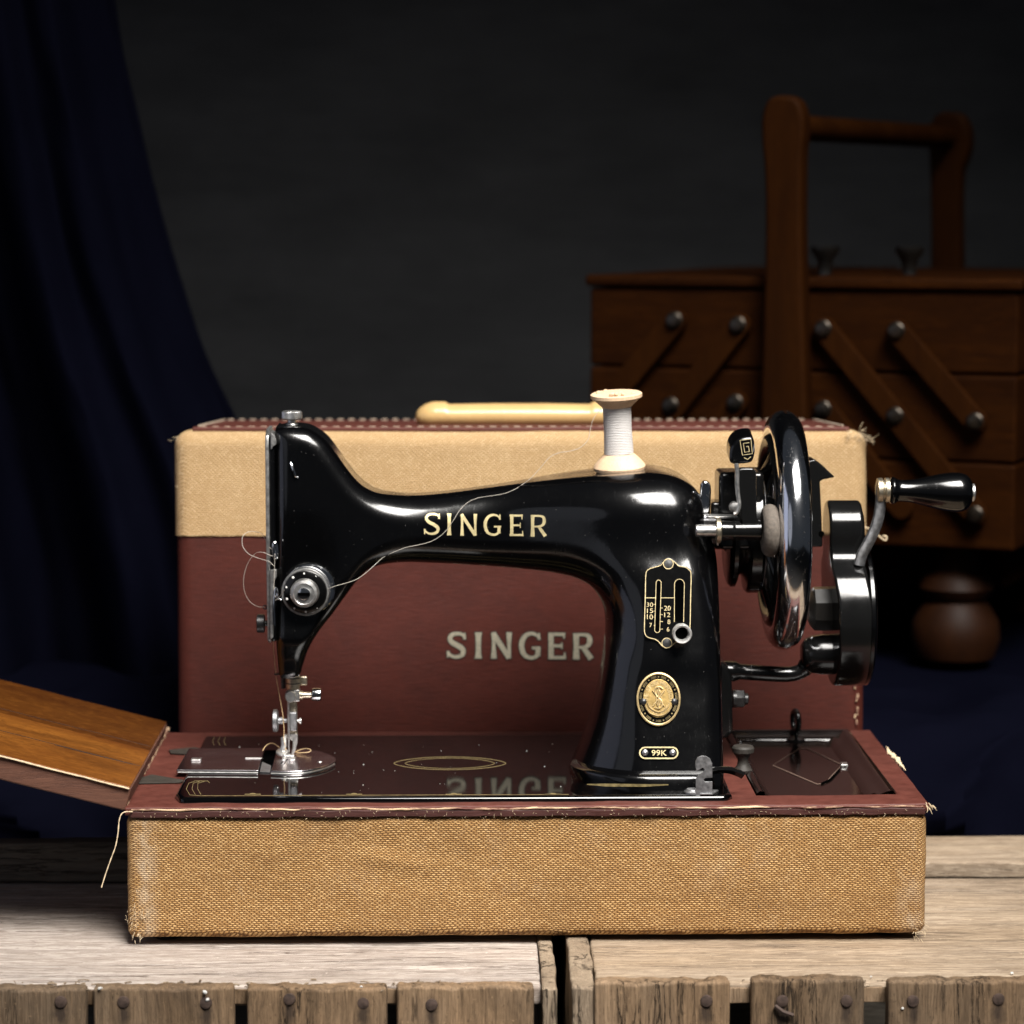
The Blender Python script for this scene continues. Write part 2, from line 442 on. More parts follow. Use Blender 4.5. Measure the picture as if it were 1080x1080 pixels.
class MB:
    def __init__(s):
        s.v, s.f = [], []

    def add(s, vs, fs):
        k = len(s.v)
        s.v += [tuple(p) for p in vs]
        s.f += [tuple(i + k for i in f) for f in fs]
        return s

    def bm(s, b):
        b.verts.index_update()
        s.add([v.co.copy() for v in b.verts], [[v.index for v in f.verts] for f in b.faces])
        b.free()
        return s

    def rbox(s, lo, hi, r=0.001, n=(1, 1, 1), nz=0.0, nscale=60.0, seed=0.0, k=3, amp=(1, 1, 1), warp=None, nv=(1, 1, 1)):
        """box with rounded edges, optionally roughened"""
        lo, hi = Vector(lo), Vector(hi)
        r = min(r, min((hi - lo)) * 0.49)
        ax = []
        for a in range(3):
            L = [lo[a] + r * (1 - math.cos(math.pi / 2 * i / k)) * 1.0 for i in range(k)]
            L = [lo[a] + r * i / k for i in range(k)]
            M = [lo[a] + r + (hi[a] - lo[a] - 2 * r) * i / n[a] for i in range(n[a] + 1)]
            H = [hi[a] - r * i / k for i in range(k - 1, -1, -1)]
            ax.append(L + M + H)
        b = bmesh.new()
        for a in range(3):
            p, q = (a + 1) % 3, (a + 2) % 3
            for side in (0, 1):
                g = []
                for x in ax[p]:
                    row = []
                    for y in ax[q]:
                        c = [0, 0, 0]
                        c[a] = (lo, hi)[side][a]
                        c[p], c[q] = x, y
                        row.append(b.verts.new(c))
                    g.append(row)
                for i in range(len(g) - 1):
                    for j in range(len(g[0]) - 1):
                        f = [g[i][j], g[i + 1][j], g[i + 1][j + 1], g[i][j + 1]]
                        b.faces.new(f if side else f[::-1])
        bmesh.ops.remove_doubles(b, verts=b.verts, dist=1e-7)
        for v in b.verts:
            inn = Vector([min(max(v.co[a], lo[a] + r), hi[a] - r) for a in range(3)])
            d = v.co - inn
            if d.length > 1e-9:
                v.co = inn + d.normalized() * r
            if nz:
                w = noise.noise_vector(Vector((v.co.x * nscale * nv[0] + seed, v.co.y * nscale * nv[1], v.co.z * nscale * nv[2])))
                w2 = noise.noise_vector(Vector((v.co.x * nscale * .3 * nv[0] + seed, v.co.y * nscale * .3 * nv[1] + 5, v.co.z * nscale * .3 * nv[2])))
                w = w * 0.5 + w2
                v.co += Vector((w.x * amp[0], w.y * amp[1], w.z * amp[2])) * nz
            if warp:
                v.co = Vector(warp(v.co))
        return s.bm(b)

    def prism(s, pts, d, bev=0.0, seg=2):
        """closed polygon pts (3-D, coplanar) pushed along vector d, edges bevelled"""
        b = bmesh.new()
        vs = [b.verts.new(p) for p in pts]
        f = b.faces.new(vs)
        r_ = bmesh.ops.extrude_face_region(b, geom=[f])
        ev = [g for g in r_['geom'] if isinstance(g, bmesh.types.BMVert)]
        bmesh.ops.translate(b, verts=ev, vec=d)
        bmesh.ops.recalc_face_normals(b, faces=b.faces)
        if bev:
            es = [e for e in b.edges if len(e.link_faces) == 2 and e.calc_face_angle(0) > R(40)]
            bmesh.ops.bevel(b, geom=es, offset=bev, segments=seg, profile=0.5, affect='EDGES', clamp_overlap=True)
        return s.bm(b)

    def lathe(s, o, axis, prof, n=40, rot=0.0):
        """profile [(along, radius)] spun round axis through o"""
        o, axis = Vector(o), Vector(axis).normalized()
        e1 = axis.orthogonal().normalized()
        e2 = axis.cross(e1)
        vs, fs = [], []
        for (t_, r_) in prof:
            for i in range(n):
                a = 2 * math.pi * i / n + rot
                vs.append(o + axis * t_ + (e1 * math.cos(a) + e2 * math.sin(a)) * max(r_, 1e-6))
        m = len(prof)
        for j in range(m - 1):
            for i in range(n):
                fs.append((j * n + i, j * n + (i + 1) % n, (j + 1) * n + (i + 1) % n, (j + 1) * n + i))
        fs.append(tuple(range(n))[::-1])
        fs.append(tuple((m - 1) * n + i for i in range(n)))
        return s.add(vs, fs)

    def torus(s, o, axis, Rm, r, n=96, m=20, r2=None):
        o, axis = Vector(o), Vector(axis).normalized()
        e1 = axis.orthogonal().normalized()
        e2 = axis.cross(e1)
        vs, fs = [], []
        for i in range(n):
            a = 2 * math.pi * i / n
            d = e1 * math.cos(a) + e2 * math.sin(a)
            for j in range(m):
                b_ = 2 * math.pi * j / m
                vs.append(o + d * (Rm + r * math.cos(b_)) + axis * ((r2 or r) * math.sin(b_)))
        for i in range(n):
            for j in range(m):
                fs.append((i * m + j, ((i + 1) % n) * m + j, ((i + 1) % n) * m + (j + 1) % m, i * m + (j + 1) % m))
        return s.add(vs, fs)

    def tube(s, pts, r, n=8, flat=1.0):
        pts = [Vector(p) for p in pts]
        rs = r if hasattr(r, '__len__') else [r] * len(pts)
        up = None
        vs, fs = [], []
        for i, p in enumerate(pts):
            d = (pts[min(i + 1, len(pts) - 1)] - pts[max(i - 1, 0)]).normalized()
            if up is None:
                up = d.orthogonal().normalized()
            up = (up - d * up.dot(d)).normalized()
            w = d.cross(up)
            for k in range(n):
                a = 2 * math.pi * k / n
                vs.append(p + (up * math.cos(a) * flat + w * math.sin(a)) * rs[i])
        for i in range(len(pts) - 1):
            for k in range(n):
                fs.append((i * n + k, i * n + (k + 1) % n, (i + 1) * n + (k + 1) % n, (i + 1) * n + k))
        fs.append(tuple(range(n))[::-1])
        fs.append(tuple((len(pts) - 1) * n + k for k in range(n)))
        return s.add(vs, fs)

    def build(s, name, mat, parent=None, angle=38, smooth=True, normals=None, label=None):
        me = bpy.data.meshes.new(name)
        off = OFF[parent.name] if parent else Vector((0, 0, 0))
        me.from_pydata([(p[0] - off.x, p[1] - off.y, p[2] - off.z) for p in s.v], [], s.f)
        me.materials.append(MAT[mat])
        if smooth:
            me.polygons.foreach_set('use_smooth', [True] * len(me.polygons))
            me.update()
            if normals is not None:
                me.normals_split_custom_set_from_vertices(normals)
            else:
                me.set_sharp_from_angle(angle=R(angle))
        me.update()
        o = bpy.data.objects.new(name, me)
        if normals is None and smooth:
            wn = o.modifiers.new('even_normals', 'WEIGHTED_NORMAL')
            wn.keep_sharp = True
            wn.weight = 90
        COL.objects.link(o)
        if parent:
            o.parent = parent
        OFF[o.name] = off
        if label:
            o['label'] = label
        return o


def spline(pts, per=6, closed=False):
    """Catmull-Rom through 2-D or 3-D points"""
    pts = [Vector(p) for p in pts]
    n = len(pts)
    out = []
    for i in range(n if closed else n - 1):
        g = (lambda k: pts[k % n]) if closed else (lambda k: pts[min(max(k, 0), n - 1)])
        a, b, c, d = g(i - 1), g(i), g(i + 1), g(i + 2)
        for j in range(per):
            t_ = j / per
            out.append(0.5 * ((2 * b) + (c - a) * t_ + (2 * a - 5 * b + 4 * c - d) * t_ ** 2 + (3 * b - a - 3 * c + d) * t_ ** 3))
    if not closed:
        out.append(pts[-1])
    return out


def ribbon(mb, pts, w, fn, closed=False, lift=0.0):
    """flat inked line of width w drawn through 2-D points, carried on to a surface by fn(u, v, lift)"""
    pts = [Vector(p[:2]) for p in pts]
    n = len(pts)
    ws = w if hasattr(w, '__len__') else [w] * n
    vs, fs = [], []
    for i in range(n):
        if closed:
            a, b = pts[i - 1], pts[(i + 1) % n]
        else:
            a, b = pts[max(i - 1, 0)], pts[min(i + 1, n - 1)]
        d = (b - a).normalized()
        nr = Vector((-d.y, d.x))
        for sg in (-.5, .5):
            q = pts[i] + nr * ws[i] * sg
            vs.append(fn(q.x, q.y, lift))
    for i in range(n if closed else n - 1):
        j = (i + 1) % n
        fs.append((2 * i, 2 * j, 2 * j + 1, 2 * i + 1))
    mb.add(vs, fs)


def disc(mb, u, v, ru, rv, fn, n=28, lift=0.0, inner=0.0, a0=0, a1=2 * math.pi):
    vs, fs = [], []
    for i in range(n + 1):
        a = a0 + (a1 - a0) * i / n
        vs.append(fn(u + ru * inner * math.cos(a), v + rv * inner * math.sin(a), lift))
        vs.append(fn(u + ru * math.cos(a), v + rv * math.sin(a), lift))
    for i in range(n):
        fs.append((2 * i, 2 * i + 1, 2 * i + 3, 2 * i + 2))
    mb.add(vs, fs)


def fillpoly(mb, pts, fn, lift=0.0, sub=0):
    """filled 2-D polygon carried on to a surface"""
    b = bmesh.new()
    f = b.faces.new([b.verts.new((p[0], p[1], 0)) for p in pts])
    bmesh.ops.triangulate(b, faces=[f])
    if sub:
        for _ in range(sub):
            bmesh.ops.subdivide_edges(b, edges=b.edges[:], cuts=1, use_grid_fill=True)
    b.verts.index_update()
    mb.add([fn(v.co.x, v.co.y, lift) for v in b.verts], [[v.index for v in g.verts] for g in b.faces])
    b.free()


def words(mb, text, u0, v0, u1, v1, fn, lift=0.0, bold=0.0):
    """printed characters fitted to the pixel box (u0,v0)-(u1,v1)"""
    c = bpy.data.curves.new('lettering', 'FONT')
    c.body = text
    c.resolution_u = 3
    c.offset = bold
    o = bpy.data.objects.new('lettering', c)
    COL.objects.link(o)
    me = bpy.data.meshes.new_from_object(o.evaluated_get(bpy.context.evaluated_depsgraph_get()))
    co = [v.co.copy() for v in me.vertices]
    fs = [list(p.vertices) for p in me.polygons]
    bpy.data.objects.remove(o)
    bpy.data.curves.remove(c)
    bpy.data.meshes.remove(me)
    x0, x1 = min(p.x for p in co), max(p.x for p in co)
    y0, y1 = min(p.y for p in co), max(p.y for p in co)
    mb.add([fn(u0 + (p.x - x0) / (x1 - x0) * (u1 - u0), v1 - (p.y - y0) / (y1 - y0) * (v1 - v0), lift) for p in co], fs)


def letters(mb, boxes, fn, grow=0.0, bold=1.0, lift=0.0):
    """the maker's flared capitals; boxes is [(char, u0, v0, u1, v1)]"""
    step = 0.00002
    k = [0]

    def st(pts, ws, box, per=4, smooth=False):
        u0, v0, u1, v1 = box
        p = [(u0 + x * (u1 - u0), v0 + y * (v1 - v0)) for x, y in pts]
        H = v1 - v0
        if smooth:
            m = len(p)
            q = spline([(*a, w) for a, w in zip(p, ws)], 6)
            p, ws_ = [(a.x, a.y) for a in q], [a.z for a in q]
        else:
            q = []
            for i in range(len(p) - 1):
                for j in range(per):
                    t_ = j / per
                    q.append((p[i][0] + (p[i + 1][0] - p[i][0]) * t_, p[i][1] + (p[i + 1][1] - p[i][1]) * t_, ws[i] + (ws[i + 1] - ws[i]) * t_))
            q.append((*p[-1], ws[-1]))
            p, ws_ = [a[:2] for a in q], [a[2] for a in q]
        ws_ = [w * H * bold + grow for w in ws_]
        if grow:
            a, b = Vector(p[0]), Vector(p[1])
            c, d = Vector(p[-1]), Vector(p[-2])
            p[0] = tuple(a + (a - b).normalized() * grow * .5)
            p[-1] = tuple(c + (c - d).normalized() * grow * .5)
        ribbon(mb, p, ws_, fn, lift=lift + k[0] * step)
        k[0] = (k[0] + 1) % 5

    W_, T_ = 0.155, 0.115
    for ch, *b in boxes:
        ar = (b[2] - b[0]) / (b[3] - b[1])
        e = 0.09 / ar                       # half a stem, in box widths
        if ch == 'I':
            st([(.5, 0), (.5, .18), (.5, .5), (.5, .82), (.5, 1)], [.24, .175, .165, .175, .24], b)
        elif ch == 'S':
            st([(.92, .20), (.80, .085), (.55, .045), (.27, .09), (.15, .25), (.30, .41), (.60, .53), (.84, .68), (.80, .87), (.52, .955), (.24, .92), (.06, .80)],
               [.07, .10, .12, .13, .15, .17, .18, .17, .145, .12, .10, .08], b, smooth=True)
            st([(.93, .02), (.92, .27)], [.05, .10], b)
            st([(.06, .73), (.05, .98)], [.10, .05], b)
        elif ch == 'N':
            st([(.13, 0), (.13, .5), (.13, 1)], [.15, .11, .19], b)
            st([(.09, .02), (.88, .98)], [.17, .17], b)
            st([(.88, 0), (.88, .5), (.88, 1)], [.19, .11, .13], b)
        elif ch == 'G':
            st([(.93, .20), (.78, .085), (.55, .045), (.28, .13), (.115, .35), (.105, .60), (.24, .85), (.52, .955), (.76, .92), (.90, .80)],
               [.08, .10, .12, .145, .17, .17, .15, .12, .12, .13], b, smooth=True)
            st([(.93, .02), (.93, .27)], [.05, .10], b)
            st([(.88, .56), (.88, .90)], [.17, .15], b)
            st([(.60, .585), (1.0, .585)], [.09, .09], b)
        elif ch == 'E':
            st([(e * 1.1, 0), (e * 1.1, .5), (e * 1.1, 1)], [.18, .165, .18], b)
            st([(0, .055), (.92, .055)], [.11, .11], b)
            st([(.1, .50), (.80, .50)], [.10, .10], b)
            st([(0, .945), (.95, .945)], [.11, .11], b)
            st([(.93, 0), (.93, .23)], [.09, .04], b)
            st([(.80, .38), (.80, .62)], [.05, .05], b)
            st([(.97, 1), (.98, .75)], [.10, .04], b)
        elif ch == 'R':
            st([(e * 1.1, 0), (e * 1.1, .5), (e * 1.1, 1)], [.20, .165, .22], b)
            st([(.05, .055), (.50, .05), (.76, .10), (.83, .28), (.74, .46), (.50, .53), (.1, .54)], [.10, .10, .14, .17, .14, .10, .09], b, smooth=True)
            st([(.48, .52), (.90, .98)], [.15, .19], b)


def tags(o, label, cat, group=None, kind=None):
    if kind:
        o['kind'] = kind
    else:
        o['label'], o['category'] = label, cat
    if group:
        o['group'] = group

# ================================================================== SETTING
FW = Frame()                                   # world-aligned
FLOOR_Z = -0.32
m = MB()
m.add([(-3, -2.5, FLOOR_Z), (3, -2.5, FLOOR_Z), (3, 1.35, FLOOR_Z), (-3, 1.35, FLOOR_Z)], [(0, 1, 2, 3)])
tags(m.build('floor', 'floor_dark'), 0, 0, kind='structure')
m = MB().rbox((-3, 1.25, FLOOR_Z), (3, 1.29, 2.4), 0.002)
tags(m.build('wall', 'backdrop_paint'), 0, 0, kind='structure')

# ------------------------------------------------------------------ crates
FK = Frame((0, 0, 0), R(0.75))
KY0 = FK.Z(560, 1040, 0).y                      # front edge of the crate tops
GAP_L, GAP_R = FK.Z(585, 1020, 0).x, FK.Z(600, 1020, 0).x


def nail(parent, u, v, bent=None):
    p = FK.P(u, v, KY0 - 0.0128)
    mb = MB().lathe(p + Vector((0, 0.003, 0)), (0, -1, 0), [(0, .0030), (.0024, .0034), (.0034, .0030), (.0038, .0012)], 14)
    if bent:
        mb.tube([p + Vector((-.004, -.0015, -.002)), p + Vector((.000, -.0025, -.005)), p + Vector((.0055, -.002, -.007))], .0013, 6)
    mb.build('nail', 'rust_nail', parent)


def crate(label, x0, x1, end_x, tops, fronts, nails, seed, mats):
    crate_front('crate_front_' + str(seed), x0, x1, nails)
    r = root('wooden_crate', FK, ((x0 + x1) / 2, KY0 + .17, FLOOR_Z), label, 'crate', 'old crates set side by side')
    for i, (ya, yb, dz) in enumerate(tops):
        m = MB().rbox((x0 if end_x > 0 else x0 + .0135, ya, -.0105 + dz), (x1 - (.0085 if end_x > 0 else 0), yb, dz), .0018, (150, 70, 2), .0010, 190, seed + i * 9, amp=(.4, .8, .75), nv=(.10, 1.6, 1))
        m.build('top_slat', mats[i], r)
    ex = (x1 - .008, x1) if end_x > 0 else (x0, x0 + .0125)
    ez = .0012 if end_x > 0 else .0022
    m = MB().rbox((ex[0], KY0 - .010, FLOOR_Z + .004), (ex[1], KY0 + .32, ez), .0018, (3, 60, 50), .0013, 90, seed + 40)
    m.build('end_panel', 'crate_end', r)
    for j, (ua, ub, vt) in enumerate(fronts):
        a, b_ = FK.P(ua, 1060, KY0 - .012).x, FK.P(ub, 1060, KY0 - .012).x
        zt = FK.P(560, vt, KY0 - .012).z
        m = MB().rbox((a, KY0 - .0125, FLOOR_Z + .002), (b_, KY0 - .0015, zt), .0022, (64, 4, 60), .0015, 200, seed + 60 + j * 7, amp=(.5, .65, .9), nv=(1.5, 1, .10))
        m.build('front_board', 'crate_front_' + str(seed), r)
    m = MB().rbox((x0 + .014, KY0 - .0018, -.0092), (x1 - .012, KY0 - .0003, -.0009), .0006, (90, 1, 4), .0006, 160, seed + 80)
    m.build('rail', 'crate_front_' + str(seed), r)
    m = MB().rbox((x0 + .014, KY0 + .30, FLOOR_Z + .004), (x1 - .012, KY0 + .312, -.0145), .002)
    m.build('back_panel', 'crate_dark', r)
    for nl in nails:
        nail(r, *nl)
    return r


def crate_front(name, x0, x1, nails):
    b0 = Vector(((x0 + x1) / 2, KY0 + .17, FLOOR_Z))
    sp = []
    for nl in nails:
        p = FK.P(nl[0], nl[1], KY0 - .0128) - b0
        sp.append((p.x, p.z))
    wood(name, 'Z', (0.30, 0.195, 0.112), (0.145, 0.090, 0.049), (0.024, 0.016, 0.010), 170, grey=(0.21, 0.155, 0.105), bump=1.0, crack=0.95, dirt=0.75, contrast=1.35, spots=sp, vary=.38, flecks=.5)


kx0 = FK.Z(-200, 1020, 0).x
kx1 = FK.Z(1310, 1020, 0).x
b1 = FK.Z(1030, 957, 0).y
b2 = FK.Z(1030, 923, 0).y
b3a, b3 = FK.Z(1030, 915, 0).y, FK.Z(1030, 886, 0).y
bl = FK.Z(60, 964, 0).y
cl = crate('pale weathered crate under the left half of the machine case, dark raised rail behind', kx0, GAP_L, 1,
           [(KY0, bl - .0005, 0), (bl + .0005, bl + .085, -.001), (bl + .091, b3 + .01, -.003)],
           [(-150, 90, 1041), (98, 247, 1040), (260, 408, 1041), (418, 562, 1040)],
           [(64, 1057), (130, 1057), (217, 1058), (305, 1054), (383, 1058), (455, 1060)], 3, ['crate_pale', 'crate_pale', 'crate_dark'])
cr = crate('tan weathered crate under the right half of the machine case, with a bent nail', GAP_R, kx1, -1,
           [(KY0, b1 - .0007, .001), (b1 + .0008, b1 + .026, .0), (b1 + .0272, b2 - .002, -.0012), (b3a + .002, b3, .003)],
           [(627, 770, 1036), (792, 912, 1034), (937, 1150, 1036)],
           [(745, 1056), (825, 1056, True), (893, 1056), (963, 1056), (1053, 1054)], 71, ['crate_tan', 'crate_tan', 'crate_tan', 'crate_tan'])
# raised rail across the back of the left crate
yr = FK.Z(60, 931, 0).y
zr = FK.P(60, 890, yr).z
MB().rbox((kx0, yr, .0), (FK.P(420, 900, yr).x, yr + .016, zr), .002, (50, 3, 4), .0012, 60, 5).build('back_rail', 'crate_dark', cl)
# splashes of bird lime on the crates
for (u, v, s_) in ((107, 1043, 3.0), (216, 1047, 3.6), (219, 1054, 3.0), (381, 1040, 2.2)):
    p = FK.P(u, v, KY0 - .0135)
    MB().rbox(p - Vector((s_, s_ * .7, s_ * .8)) * .00030, p + Vector((s_, s_ * .7, s_ * .8)) * .00030, .0009, (2, 2, 2), .0010, 500, u).build('pale_splash', 'bird_lime', cl)
for (u, v, s_) in ((953, 1063, 2.2), (1067, 1026, 2.6), (454, 1061, 0), (919, 1031, 1.4)):
    if s_:
        p = FK.P(u, v, KY0 - .0130) if v > 1040 else FK.Z(u, v, .0022)
        MB().rbox(p - Vector((s_, s_ * .7, s_ * .8)) * .00030, p + Vector((s_, s_ * .7, s_ * .8)) * .00030, .0009, (2, 2, 2), .0010, 500, u).build('pale_splash', 'bird_lime', cr)
# chips and crumbs of wood along the front edges of the crates
for (par, ua, ub, seed) in ((cl, 0, 560, 5), (cr, 630, 1080, 6)):
    rnd = random.Random(seed)
    mb = MB()
    for _ in range(70):
        u = rnd.uniform(ua, ub)
        p = FK.Z(u, rnd.gauss(1038, 2.0), .001)
        q = p + Vector((rnd.gauss(0, .003), rnd.gauss(-.001, .0008), rnd.gauss(.0002, .0008)))
        mb.tube([p, (p + q) / 2 + Vector((0, 0, rnd.uniform(0, .0008))), q], rnd.uniform(.0002, .0006), 5)
    mb.build('wood_splinters', 'crate_end', par)

# ================================================================== CASE BASE
FC = Frame((0, 0, 0), R(1.2))
BX0, BX1 = FC.P(133, 900, 0).x, FC.P(978, 900, 0).x
BD = 0.222
ZR = 0.080                                     # top of the rim
case = root('carrying_case', FC, ((BX0 + BX1) / 2, BD / 2, 0.003),
            'tan cloth covered case base with brown rim holding the sewing machine on the crates', 'case')


def sag(c):
    # the cloth bulges and ripples slightly on the front
    if c.y < .02:
        w = noise.noise(Vector((c.x * 14, c.z * 30, 1.7))) * .0008 + noise.noise(Vector((c.x * 5, c.z * 7, 4.0))) * .0010
        k_ = math.exp(-((c.x + .075 - (c.z - .05) * -2.5) / .02) ** 2 - ((c.z - .048) / .006) ** 2) * .0012
        return (c.x, c.y + w - k_, c.z)
    return c


mb = MB().rbox((BX0, 0, .0045), (BX1, BD, .0750), .0055, (120, 30, 26), .0005, 130, 2, k=4, warp=sag)
mb.build('cloth_body', 'tan_cloth', case)
for x in (BX0 + .02, BX1 - .02):
    for y in (.02, BD - .02):
        MB().lathe((x, y, .0), (0, 0, 1), [(0.0005, .007), (.006, .008)], 20).build('rubber_foot', 'knob_black', case)

# rim: one sheet with openings for the bed and the tray
TX0, TX1 = FC.Z(798, 838, ZR).x, FC.Z(946, 838, ZR).x
TY0, TY1 = FC.Z(870, 838, ZR).y, FC.Z(840, 771, ZR).y
BEDX0, BEDX1 = FC.Z(185, 846, ZR).x, FC.Z(773, 844, ZR).x
BEDY0, BEDY1 = FC.Z(480, 846, ZR).y, FC.Z(480, 775, ZR + .003).y


def sheet_with_holes(x0, x1, y0, y1, z0, z1, holes, step=.006):
    xs = sorted({x0, x1, *[h[0] for h in holes], *[h[1] for h in holes]})
    ys = sorted({y0, y1, *[h[2] for h in holes], *[h[3] for h in holes]})

    def fine(L):
        o = []
        for a, b_ in zip(L, L[1:]):
            k_ = max(1, int((b_ - a) / step))
            o += [a + (b_ - a) * i / k_ for i in range(k_)]
        return o + [L[-1]]
    xs, ys = fine(xs), fine(ys)
    b = bmesh.new()
    g = [[b.verts.new((x, y, z1)) for y in ys] for x in xs]
    for i in range(len(xs) - 1):
        for j in range(len(ys) - 1):
            cx, cy = (xs[i] + xs[i + 1]) / 2, (ys[j] + ys[j + 1]) / 2
            if not any(h[0] < cx < h[1] and h[2] < cy < h[3] for h in holes):
                b.faces.new((g[i][j], g[i + 1][j], g[i + 1][j + 1], g[i][j + 1]))
    for v in [v for v in b.verts if not v.link_faces]:
        b.verts.remove(v)
    r_ = bmesh.ops.extrude_face_region(b, geom=b.faces[:])
    bmesh.ops.translate(b, verts=[q for q in r_['geom'] if isinstance(q, bmesh.types.BMVert)], vec=(0, 0, z0 - z1))
    bmesh.ops.recalc_face_normals(b, faces=b.faces)
    es = [e for e in b.edges if len(e.link_faces) == 2 and e.calc_face_angle(0) > R(60)]
    bmesh.ops.bevel(b, geom=es, offset=.0012, segments=3, profile=.5, affect='EDGES', clamp_overlap=True)
    for v in b.verts:
        v.co.z += noise.noise(v.co * 60) * .0004 + noise.noise(v.co * 15) * .0006
        v.co.y += noise.noise(v.co * 50 + Vector((3, 0, 0))) * .0003
    return b


mb = MB().bm(sheet_with_holes(BX0 - .0006, BX1 + .0006, -.0008, BD, .0752, ZR, [(TX0, TX1, TY0, TY1)]))
mb.build('rim', 'rim_leatherette', case)
# folded strip below the rim on the front, and its worn edge
mb = MB().rbox((BX0 + .0025, -.0013, .0738), (BX1 - .0015, .004, .0776), .0006, (160, 1, 2), .0006, 260, 4)
mb.build('edge_strip', 'dark_edge', case)
mb = MB().rbox((BX0 + .003, -.0016, .0779), (BX1 - .003, .002, .0789), .0004, (200, 1, 1), .0007, 200, 9)
mb.build('worn_edge', 'worn_edge', case)

# frayed fibres where the cloth has worn through
rnd = random.Random(4)
mb = MB()


def tuft(p, n, L, d, spread=1.0, th=.00015):
    for _ in range(n):
        a = Vector(p) + Vector((rnd.gauss(0, .0016), rnd.gauss(0, .001), rnd.gauss(0, .0016)))
        dd = Vector(d) + Vector((rnd.gauss(0, .5), rnd.gauss(0, .3), rnd.gauss(0, .5))) * spread
        l_ = L * rnd.uniform(.3, 1.1)
        q = [a]
        for i in range(4):
            dd += Vector((rnd.gauss(0, .18), rnd.gauss(0, .12), rnd.gauss(-.05, .18)))
            q.append(q[-1] + dd.normalized() * l_ / 4)
        mb.tube(q, [th, th, th * .8, th * .6, th * .3], 4)


def fray(parent, mat='fray'):
    global mb
    mb.build('frayed_fibres', mat, parent)
    mb = MB()


for _ in range(16):
    tuft(FC.P(141 + rnd.gauss(0, 4), 970 + rnd.gauss(0, 11), -.0008), 3, .0030, (0, -.2, -1), .8, .0001)
tuft(FC.P(150, 966, -.001), 14, .005, (.6, -.3, .2))
tuft(FC.P(146, 985, -.0005), 10, .0045, (0, -.2, -1))
fray(case)
tuft(FC.P(968, 984, -.0005), 12, .0045, (.5, -.3, -.7))
tuft(FC.P(974, 975, -.0005), 8, .004, (.7, -.3, -.3))
fray(case)
tuft(FC.P(980, 848, -.0005), 9, .006, (.6, 0, -.8), .5, .0003)
fray(case)
for u in np.arange(150, 970, 2.2):                 # fuzz along the cut edge of the cloth
    tuft(FC.P(u + rnd.uniform(-2, 2), 860.0 - (u - 150) * .004, -.0010), 1, .0015, (rnd.gauss(0, .7), -.2, .9), .6, .00013)
fray(case)
# the torn backing itself
ta, tb = FC.Z(935, 788, ZR), FC.Z(955, 813, ZR)


def torn(c):
    k_ = c.x / (tb - ta).length
    q = ta + (tb - ta) * k_
    return (q.x + c.y * (.25 + .75 * math.sin(math.pi * min(1, max(0, k_)))), q.y, q.z + c.z * (.5 + .5 * math.sin(math.pi * min(1, max(0, k_)))))


MB().rbox((0, -.0022, -.0005), ((tb - ta).length, .0010, .0010), .0006, (70, 10, 2), .0016, 420, 3, amp=(.3, 1.0, .8), warp=torn).build('torn_backing', 'fray', case)
# one long thread hanging from the front left corner
q = spline([FC.P(u, v, y) for u, v, y in ((140, 856, -.0018), (130, 857, -.003), (126, 864, -.004), (124.5, 878, -.005), (122, 892, -.006), (117, 906, -.007), (112, 920, -.008), (107, 936, -.009))], 6)
MB().tube(q, [.00034 + .00008 * math.sin(i * 1.7) for i in range(len(q))], 6).build('loose_thread', 'fray', case)

# dark hinge flaps on the left of the rim
for (qs) in (((178, 792), (205, 789), (228, 794), (212, 797), (180, 795)), ((146, 822), (160, 818), (195, 824), (190, 826), (146, 827))):
    MB().prism([FC.Z(u, v, ZR + .0004) for u, v in qs], (0, 0, .0008), .0002).build('hinge_flap', 'dark_patch', case)
ha, hb = FC.Z(131, 850, ZR), FC.Z(177.5, 769, ZR)
hd = (hb - ha).length


def along(c):
    q = ha + (hb - ha) * (c.x / hd)
    return (q.x + c.y, q.y, q.z + c.z)


MB().rbox((0, -.0012, -.0012), (hd, .0012, .0016), .0008, (90, 2, 1), .0012, 170, 3, amp=(.3, 1, .8), warp=along).build('worn_hinge_edge', 'worn_edge', case)

# hinged wooden leaf swung up on the left
A = FC.P(128, 856, 0)
B_ = FC.P(134.5, 830.5, 0)
C_ = FC.P(-60, 808, 0)
dirl = Vector(((FC.P(0, 823.5, 0) - A))).normalized()
nrm = Vector((-dirl.z, 0, dirl.x))
if nrm.z < 0:
    nrm = -nrm
th = (B_ - A).dot(nrm)
LW = 0.20


def leafpt(a, y, h):
    return A + dirl * a + nrm * h + Vector((0, y, 0))


def leafwarp(c):
    p = leafpt(-c.x, c.y, c.z)
    return p


mb = MB().rbox((-.30, .0025, .0), (.002, LW, th * .93), .0012, (40, 20, 2), .0004, 60, 8, warp=leafwarp)
mb.build('leaf_core', 'leaf_edge', case)
leaf = bpy.data.objects['leaf_core']
mb = MB().rbox((-.3005, .0015, th * .932), (.0012, LW + .001, th), .0006, (40, 20, 1), .0002, 60, 8, warp=leafwarp)
